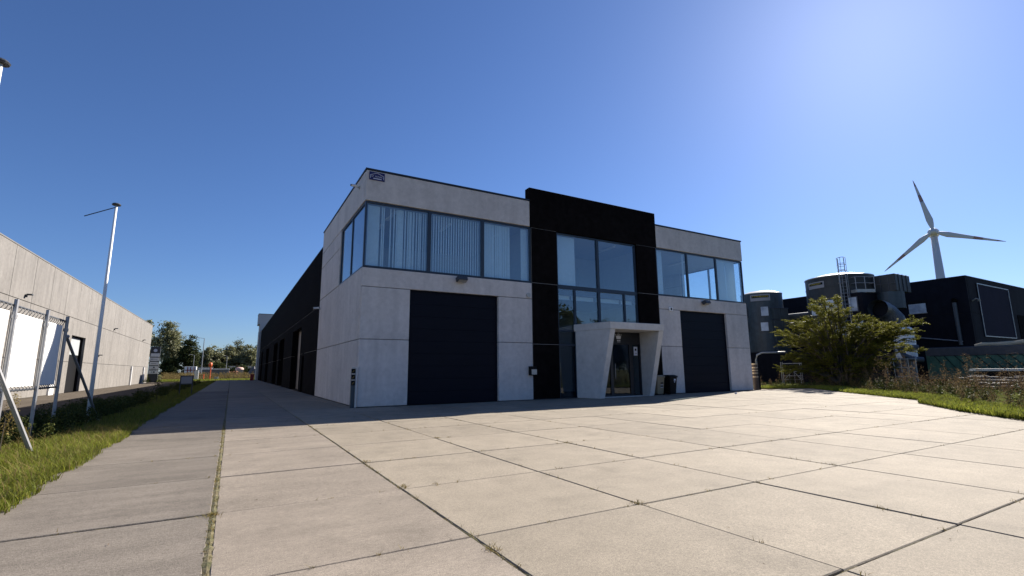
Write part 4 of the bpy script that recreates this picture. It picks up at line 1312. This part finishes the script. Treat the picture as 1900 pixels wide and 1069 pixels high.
MB().tube([(58.5, HYc - .45, 7.9), (58.55, HYc - .45, 7.75)], .12, 8).build('head', M['galv'], t)

def silo_sign(parent, ang, r, cx, cy, z, w, h, txt):
    """curved sign plate wrapped on the silo, facing angle ang"""
    mb = MB(); n = 8; vs = []; fs = []
    for k in range(n + 1):
        a = ang + (k / n - .5) * w / r
        for rr in (r + .02, r + .06):
            for zz in (z - h / 2, z + h / 2): vs.append((cx + rr * math.cos(a), cy + rr * math.sin(a), zz))
    for k in range(n):
        b = k * 4
        fs += [(b + 2, b + 6, b + 7, b + 3), (b, b + 1, b + 5, b + 4), (b + 1, b + 3, b + 7, b + 5), (b, b + 4, b + 6, b + 2)]
    mb.add(vs, fs)
    s = mb.build('sign_plate', M['signgrey'], parent)
    nrm = Vector((math.cos(ang), math.sin(ang), 0))
    tan = Vector((-math.sin(ang), math.cos(ang), 0))
    p = Vector((cx, cy, z)) + nrm * (r + .09)
    bb = MB()
    vs = []; fs = []
    for k in range(n + 1):
        a = ang + (k / n - .5) * w * .86 / r
        for zz in (z - h * .02, z + h * .34): vs.append((cx + (r + .07) * math.cos(a), cy + (r + .07) * math.sin(a), zz))
    for k in range(n):
        b = k * 2; fs.append((b, b + 2, b + 3, b + 1))
    bb.add(vs, fs).build('sign_band', M['plast_k'], s)
    rz = math.atan2(tan.y, tan.x)
    text_mesh('sign_lettering', txt, h * .34, M['yellow'], s, p + Vector((0, 0, h * .16)) + nrm * .01, (R(90), 0, rz), 1.5 * w / 2.2)


def silo(cx, cy, r, h, mat_, label, sgn_ang, sgn_z, sgn_w, win):
    t = thing('silo', label, 'silo', (cx, cy, 0), 'steel filter silos before the dark hall')
    MB().lathe(cx, cy, [(r * .97, 0), (r * .97, h * .12), (r, h * .121), (r, h), (r * .99, h + .05)], 40).build('shell', mat_, t, smooth=False)
    MB().lathe(cx, cy, [(r * 1.015, h - .02), (r * 1.015, h + .06), (r * .6, h + .36), (0, h + .55)], 40).build('roof', M['roofm'], t, smooth=False)
    for z in (h * .34, h * .66, h * .9):
        MB().lathe(cx, cy, [(r, z - .03), (r * 1.012, z - .03), (r * 1.012, z + .03), (r, z + .03)], 40).build('band', mat_, t)
    silo_sign(t, sgn_ang, r, cx, cy, sgn_z, sgn_w, sgn_w * .36, 'TYPHOON')
    for ang, z, w, hh in win:
        n_ = Vector((math.cos(ang), math.sin(ang), 0)); tn = Vector((-n_.y, n_.x, 0)); c = Vector((cx, cy, z)) + n_ * (r - .1)
        def slabq(w, hh, d0, d1):
            return MB().hexa([c + tn * (-w) + n_ * d0 + Vector((0, 0, -hh)), c + tn * w + n_ * d0 + Vector((0, 0, -hh)), c + tn * w + n_ * d1 + Vector((0, 0, -hh)), c + tn * (-w) + n_ * d1 + Vector((0, 0, -hh)),
                              c + tn * (-w) + n_ * d0 + Vector((0, 0, hh)), c + tn * w + n_ * d0 + Vector((0, 0, hh)), c + tn * w + n_ * d1 + Vector((0, 0, hh)), c + tn * (-w) + n_ * d1 + Vector((0, 0, hh))])
        f_ = slabq(w + .1, hh + .1, 0, .16).build('inspection_window', M['dsteel'], t)
        slabq(w, hh, .16, .19).build('pane', M['inspect'], f_)
    return t


# direction from silos to camera
def toward(cx, cy, px=-4.5, py=-20.5): return math.atan2(py - cy, px - cx)
S1 = (48.0, 13.0); a1 = toward(*S1)
s1 = silo(S1[0], S1[1], 2.15, 9.75, M['silo'], 'slimmer bluish filter silo beside the right corner of the warehouse', a1 - .05, 9.2, 2.0,
          [(a1 + .10, 7.65, .36, .50), (a1 - .95, 7.65, .36, .5), (a1 + .04, 5.95, .36, .46), (a1 - .95, 5.95, .36, .46)])
S2 = (48.8, 5.0); a2 = toward(*S2)
s2 = silo(S2[0], S2[1], 2.95, 10.35, M['silo2'], 'broad grey filter silo with a caged ladder behind the locust tree', a2 - .72, 9.6, 1.8,
          [(a2 - .25, 7.3, .5, .65), (a2 - .85, 7.2, .4, .6), (a2 - .1, 4.9, .5, .6)])
# panel boxes on the slim silo
n1 = Vector((math.cos(a1 + .75), math.sin(a1 + .75), 0)); t1 = Vector((-n1.y, n1.x, 0))
for i in range(4):
    for j in range(2):
        c = Vector((S1[0], S1[1], 7.95 - i * 1.28)) + n1 * 1.75 + t1 * (j * 1.0 - .5 + .3)
        q = [c + t1 * a + n1 * b + Vector((0, 0, zz)) for zz in (-1.2, 0) for a, b in ((-.48, 0), (.48, 0), (.48, .6), (-.48, .6))]
        MB().hexa([q[0], q[1], q[2], q[3], q[4], q[5], q[6], q[7]]).build('casing_panel', M['silo'], s1, .02)
    c = Vector((S1[0], S1[1], 7.95 - i * 1.28)) + n1 * 2.37 + t1 * .3
    MB().tube([c - t1 * 1.5, c + t1 * 1.0], .05, 5).build('walkway_rail', M['dsteel'], s1)
# ladder with cage on the broad silo
al = a2 + .12
nl = Vector((math.cos(al), math.sin(al), 0)); tl = Vector((-nl.y, nl.x, 0)); cl = Vector((S2[0], S2[1], 0)) + nl * 3.12
ld = MB()
for s_ in (-.25, .25): ld.tube([cl + tl * s_ + Vector((0, 0, 3.0)), cl + tl * s_ + Vector((0, 0, 11.9))], .04, 5)
for k in range(26): ld.tube([cl - tl * .25 + Vector((0, 0, 3.2 + k * .33)), cl + tl * .25 + Vector((0, 0, 3.2 + k * .33))], .02, 4)
lad = ld.build('ladder', M['galv'], s2)
cg = MB()
for z in (6.2, 7.3, 8.4, 9.5, 10.6, 11.2, 11.9):
    cg.tube([cl + tl * .38 * math.cos(u) + nl * .75 * math.sin(u) + Vector((0, 0, z)) for u in np.linspace(0, math.pi, 7)], .025, 4)
for u in np.linspace(.4, math.pi - .4, 4):
    b = cl + tl * .38 * math.cos(u) + nl * .75 * math.sin(u)
    cg.tube([b + Vector((0, 0, 6.2)), b + Vector((0, 0, 11.9))], .022, 4)
cg.build('ladder_cage', M['galv'], lad)
# platform and square outlet housing to the right of the broad silo
ap = a2 + .62; np_ = Vector((math.cos(ap), math.sin(ap), 0)); tp_ = Vector((-np_.y, np_.x, 0)); cp = Vector((S2[0], S2[1], 0)) + np_ * 2.8
q = [cp + tp_ * a + np_ * b + Vector((0, 0, z)) for z in (8.45, 8.75) for a, b in ((-.9, 0), (.9, 0), (.9, .75), (-.9, .75))]
pf = MB().hexa(q).build('platform', M['silver'], s2)
rl = MB()
for z in (9.35, 9.95): rl.tube([cp - tp_ * .9 + np_ * .02 + Vector((0, 0, z)), cp - tp_ * .9 + np_ * .75 + Vector((0, 0, z)), cp + tp_ * .9 + np_ * .75 + Vector((0, 0, z)), cp + tp_ * .9 + np_ * .02 + Vector((0, 0, z))], .035, 5)
for a in (-.9, 0, .9): rl.tube([cp + tp_ * a + np_ * .75 + Vector((0, 0, 8.7)), cp + tp_ * a + np_ * .75 + Vector((0, 0, 9.95))], .035, 5)
rl.build('railing', M['galv'], pf)
ob = MB().box(49.0, 52.0, .2, 2.6, 8.5, 10.15).build('outlet_housing', M['silo2'], s2, .04)
for k in range(3): MB().box(48.95, 49.0, .75 + k * .65, .82 + k * .65, 8.5, 10.15).build('rib', M['dsteel'], ob)
MB().box(48.94, 48.99, .2, 2.6, 9.25, 9.32).build('rib', M['dsteel'], ob)
for a in (49.6, 50.4, 51.2): MB().box(a, a + .07, .14, .2, 8.5, 10.15).build('rib', M['dsteel'], ob)
MB().lathe(49.9, 1.2, [(1.15, 6.9), (1.15, 8.5)], 24).build('outlet_pipe', M['silo'], s2)
MB().box(50.6, 51.0, 3.2, 3.6, 0, 8.5).build('support', M['dsteel'], s2)
fc = MB().box(46.3, 50.2, 1.9, 3.9, 0.0, 8.42).build('filter_casing', M['darkhall'], s2, .03)
for y_, z_ in ((2.75, 7.35), (2.45, 5.3)):
    MB().box(46.24, 46.298, y_ - .42, y_ + .42, z_ - .72, z_ + .72).build('inspection_window', M['dsteel'], fc)
    MB().box(46.20, 46.239, y_ - .34, y_ + .34, z_ - .64, z_ + .64).build('pane', M['inspect'], fc)
# elbow duct with open mouth
t = thing('elbow_duct', 'wide open mouthed elbow duct right of the broad silo', 'duct', (47.6, .4, 0))
pts = [(46.6, -.35, 6.6), (47.3, -.25, 6.55), (48.2, -.3, 6.1), (48.8, -.5, 5.2), (49.0, -.6, 4.1)]
pts = [(45.5, .45, 6.65), (46.3, .45, 6.6), (46.9, .30, 6.3), (47.3, 0, 5.7), (47.5, -.2, 4.8), (47.5, -.25, 3.6)]
MB().tube(pts, [.78, .78, .78, .76, .74, .72], 24, cap=False).build('elbow', M['duct'], t)
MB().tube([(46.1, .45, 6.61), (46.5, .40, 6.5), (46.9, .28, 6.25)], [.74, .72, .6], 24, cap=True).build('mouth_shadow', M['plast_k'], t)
MB().tube([(45.45, .45, 6.65), (45.6, .45, 6.64)], .83, 24, cap=False).build('rim', M['duct'], t)
MB().tube([(47.5, -.25, 3.6), (47.5, -.25, .0)], .74, 12).build('hopper', M['duct'], t)
# pale tank below the elbow
t = thing('pale_tank', 'pale ribbed tank below the elbow duct right of the tree', 'tank', (46.4, -.85, 0))
MB().lathe(46.4, -.85, [(.72, 2.2), (.75, 2.3), (.75, 4.7), (.5, 4.85), (0, 4.9)], 20).build('shell', M['white'], t)
for k in range(3): MB().lathe(46.4, -.85, [(.75, 2.8 + k * .7), (.79, 2.83 + k * .7), (.75, 2.9 + k * .7)], 20).build('rib', M['galv'], t)
for a in (-.45, .45): MB().box(46.4 + a - .08, 46.4 + a + .08, -.93, -.77, 0, 2.2).build('leg', M['dsteel'], t)
# blue grey hose duct in front of the container end
t = thing('hose_duct', 'bent blue grey hose duct between the tank and green container', 'duct', (43.5, -2.2, 0))
MB().tube([(43.9, -2.65, 3.0), (43.2, -1.95, 3.0), (43.0, -1.75, 2.9), (43.0, -2.0, 2.35), (43.2, -2.5, 2.05), (43.6, -3.0, 2.0)], .22, 10).build('hose', M['duct'], t)
for p_ in ((43.2, -1.95, 3.0), (43.2, -2.5, 2.05)):
    MB().tube([p_, (p_[0] + .1, p_[1] - .08, p_[2])], .26, 10).build('collar', M['galv'], t)
# U pipe at the foot of the slim silo
t = thing('bend_pipe', 'pale bent pipe at the foot of the slim silo', 'pipe', (42.5, 9, 0))
MB().tube([(41.2, 9.8, 0), (41.2, 9.8, 2.3), (41.28, 9.72, 2.75), (41.6, 9.4, 2.95), (43.2, 7.8, 2.98)], .10, 10).build('pipe', M['silver'], t, smooth=True)
MB().tube([(43.1, 7.9, 2.98), (43.2, 7.8, 2.98)], .14, 10).build('flange', M['dsteel'], t)
# dark plant room filling in behind the silos
t = thing('plant_room', 'dark low plant room between the two silos', 'building', (52, 9, 0))
MB().box(51.5, 57.3, 4.0, 16.5, 0, 6.5).build('wall', M['darkhall'], t)
MB().tube([(50.4, 6.0, 7.2), (50.4, 12.0, 7.2)], .32, 12).build('duct', M['duct'], t)
MB().tube([(50.4, 6.0, 6.2), (50.4, 12.0, 6.2)], .32, 12).build('duct', M['duct'], t)
MB().tube([(50.4, 6.0, 5.2), (50.4, 12.0, 5.2)], .28, 12).build('duct', M['duct'], t)
t = thing('dark_plinth', 'dark low wall behind the pale racks under the slim silo', 'wall', (45, 8, 0))
MB().box(45.6, 51, 3, 15.5, 0, 3.1).build('wall', M['darkhall'], t)
MB().box(45.55, 51.05, 2.95, 15.55, 3.1, 3.2).build('coping', M['coping'], t)

# green open container with tarpaulin
GX = 44.0
t = thing('open_container', 'long green open top container with black lashing straps', 'container', (GX, -7, 0))
MB().box(GX, GX + 2.4, -12, -3.1, .45, 2.25).build('body', M['green'], t, .03)
MB().box(GX - .03, GX + 2.43, -12.05, -3.05, 2.25, 2.93).build('cover', M['cover'], t, .05)
for k in range(10):
    y = -3.2 - k * .92
    MB().box(GX - .06, GX - .001, y - .05, y + .05, .45, 2.23).build('rib', M['green'], t)
for k in range(12):
    y = -3.6 - k * .62
    MB().tube([(GX - .075, y, 2.3), (GX - .075, y - .85, .95 if k < 2 else 1.25)], .022, 4).build('strap', M['plast_k'], t)
MB().box(GX - .02, GX + 2.42, -3.3, -3.06, .45, 2.9).build('corner_post', M['green'], t, .02)
MB().box(GX + .2, GX + 2.2, -11.5, -3.5, .05, .45).build('chassis', M['plast_k'], t)
# rolled canvas lying on it
mb = MB(); n_ = 14
pts = [(GX + 1.2, -5.8 - k * .45, 3.0 + .06 * math.sin(k * 1.3) + .10 * min(1, k / 3)) for k in range(n_)]
cv = mb.tube(pts, [.12 + .07 * min(1, k / 4) + .03 * math.sin(k * 2.1) for k in range(n_)], 10).build('rolled_canvas', M['beige'])
tag(cv, 'rolled beige canvas lying on top of the green container', 'canvas')
t = thing('board_stack', 'pale boards on a low dark trolley before the green container', 'boards', (41, -9, 0))
for k in range(3): MB().box(40.6, 42.4, -12.2, -6.6 - .04 * k, 1.12 + k * .055, 1.165 + k * .055).build('board', M['pale'], t)
MB().box(40.8, 42.2, -12.0, -6.9, .3, 1.1).build('trolley', M['plast_k'], t)
t = thing('metal_cage', 'pale metal stillage cage beside the green container end', 'cage', (41.4, -2.2, 0))
cgm = MB()
X0, X1, Yc = 41.0, 42.2, -2.0
for a in (0, .33, .66, 1):
    cgm.tube([(X0 + .4 * a, Yc - 1.3 * a, .6), (X0 + .4 * a, Yc - 1.3 * a, 2.1)], .03, 4)
for z in (.7, 1.4, 2.05): cgm.tube([(X0, Yc, z), (X0 + .4, Yc - 1.3, z)], .03, 4)
cgm.tube([(X0, Yc, 2.05), (X0 - .1, Yc + .45, 1.3)], .03, 4); cgm.tube([(X0 - .1, Yc + .45, 1.3), (X0 - .1, Yc + .45, .6)], .03, 4)
for a in (0, 1): cgm.tube([(X0 + .4 * a, Yc - 1.3 * a, 0), (X0 + .4 * a, Yc - 1.3 * a, .7)], .035, 4)
cgm.build('bars', M['silver'], t)
MB().box(X0, X0 + .9, Yc - 1.0, Yc, .1, .2).build('base', M['dsteel'], t)
def rack(x, y, label):
    t = thing('metal_rack', label, 'rack', (x, y, 0), 'pale metal racks under the slim silo')
    r_ = MB(); u = Vector((.57, -.82, 0)) * 1.7
    o = Vector((x, y, 0))
    for k in (0, .08, .38, .62, .92, 1): r_.tube([o + u * k, o + u * k + Vector((0, 0, 2.0 if k in (0, .08, .92, 1) else 1.2))], .035, 4)
    r_.build('uprights', M['silver'], t)
    s = MB()
    for z in (.35, .7, 1.1, 1.25, 1.55, 1.85): s.tube([o + u * .08 + Vector((0, 0, z)), o + u + Vector((0, 0, z))], .035, 4)
    s.build('shelves', M['silver'], t)
    b = MB(); b.tube([o + u * .1 + Vector((0, 0, .3)), o + u * .5 + Vector((0, 0, 1.1))], .03, 4); b.tube([o + u * .95 + Vector((0, 0, .3)), o + u * .6 + Vector((0, 0, 1.1))], .03, 4)
    b.build('brace', M['silver'], t)
rack(41.0, 7.2, 'pale metal rack right of the bollard under the slim silo')
t = thing('scrap_pile', 'dark heap of scrap boards behind the weeds at the right edge', 'scrap', (38, -12, 0))
sc = MB()
for i in range(36):
    a = random.uniform(36.5, 39.5); y = random.uniform(-13.5, -7.5); z = random.uniform(.05, .75); s_ = random.uniform(.4, 1.1); q = random.uniform(0, 3.1)
    sc.box(a - .3, a + .3, y - s_, y + s_, z, z + random.uniform(.04, .12))
sc.build('boards', M['debris'], t)

# ------------------------------------------------------------------ wind turbine
D = 400.0
dv = Vector((.95096, .30931, 0)); tb = Vector((-4.5, -20.5, 0)) + dv * D
hub = tb + Vector((0, 0, 1.437 + .2097 * D))
ry_ = -dv  # rotor faces the camera side
rxv = Vector((.30931, -.95096, 0))
T = thing('wind_turbine', 'white three bladed wind turbine with red banded blades above the dark hall', 'wind turbine', tuple(tb))
MB().tube([tb + Vector((0, 0, -1)), tb + Vector((0, 0, hub.z - 1.5)) + dv * 0], [3.3, 1.75], 24).build('tower', M['turb'], T, smooth=True)
c = hub + dv * 1.5
MB().tube([hub - dv * 3.0, hub - dv * .5, hub + dv * 4, hub + dv * 7], [2.0, 3.0, 3.0, 1.8], 20).build('nacelle', M['turb'], T, smooth=True)
MB().tube([hub - dv * 5.2, hub - dv * 4.6, hub - dv * 3.6, hub - dv * 2.6], [.2, 1.2, 1.9, 2.1], 18).build('hub_nose', M['turb'], T, smooth=True)
for k, (ang, ln) in enumerate(((99.5, 36.2), (-21.5, 33.2), (219.0, 34.6))):
    a = R(ang); rad = rxv * math.cos(a) + Vector((0, 0, 1)) * math.sin(a); tan = rxv * -math.sin(a) + Vector((0, 0, 1)) * math.cos(a)
    st = [(0.02, .55, .9), (.06, .6, 1.0), (.13, 1.05, .8), (.22, 1.35, .5), (.40, 1.0, .35), (.58, .76, .26), (.74, .56, .2), (.88, .40, .14), (1.0, .08, .05)]
    o0 = hub - dv * 3.4
    def ring(tpos):
        fr_ = np.interp(tpos, [s[0] for s in st], [s[1] for s in st]); th = np.interp(tpos, [s[0] for s in st], [s[2] for s in st])
        cc = o0 + rad * (ln * tpos) - tan * (fr_ * .35)
        return [cc + tan * (fr_ * 1.3 * math.cos(u)) + dv * (th * math.sin(u)) for u in np.linspace(0, 2 * math.pi, 8, endpoint=False)]
    def sect(t0, t1, n, name, m_, par):
        mb = MB(); vs = []; fs = []
        for i in range(n + 1): vs += ring(t0 + (t1 - t0) * i / n)
        for i in range(n):
            for j in range(8): fs.append((i * 8 + j, i * 8 + (j + 1) % 8, (i + 1) * 8 + (j + 1) % 8, (i + 1) * 8 + j))
        fs += [tuple(range(8)), tuple(range(n * 8, n * 8 + 8))]
        return mb.add(vs, fs).build(name, m_, par, smooth=True)
    bl = sect(.02, .575, 14, 'blade', M['turb'], T)
    sect(.5755, .70, 4, 'red_band', M['red'], bl)
    sect(.7005, .88, 4, 'blade_tip', M['turb'], bl)
    sect(.8805, 1.0, 4, 'red_band', M['red'], bl)
print('slabs', nslab)
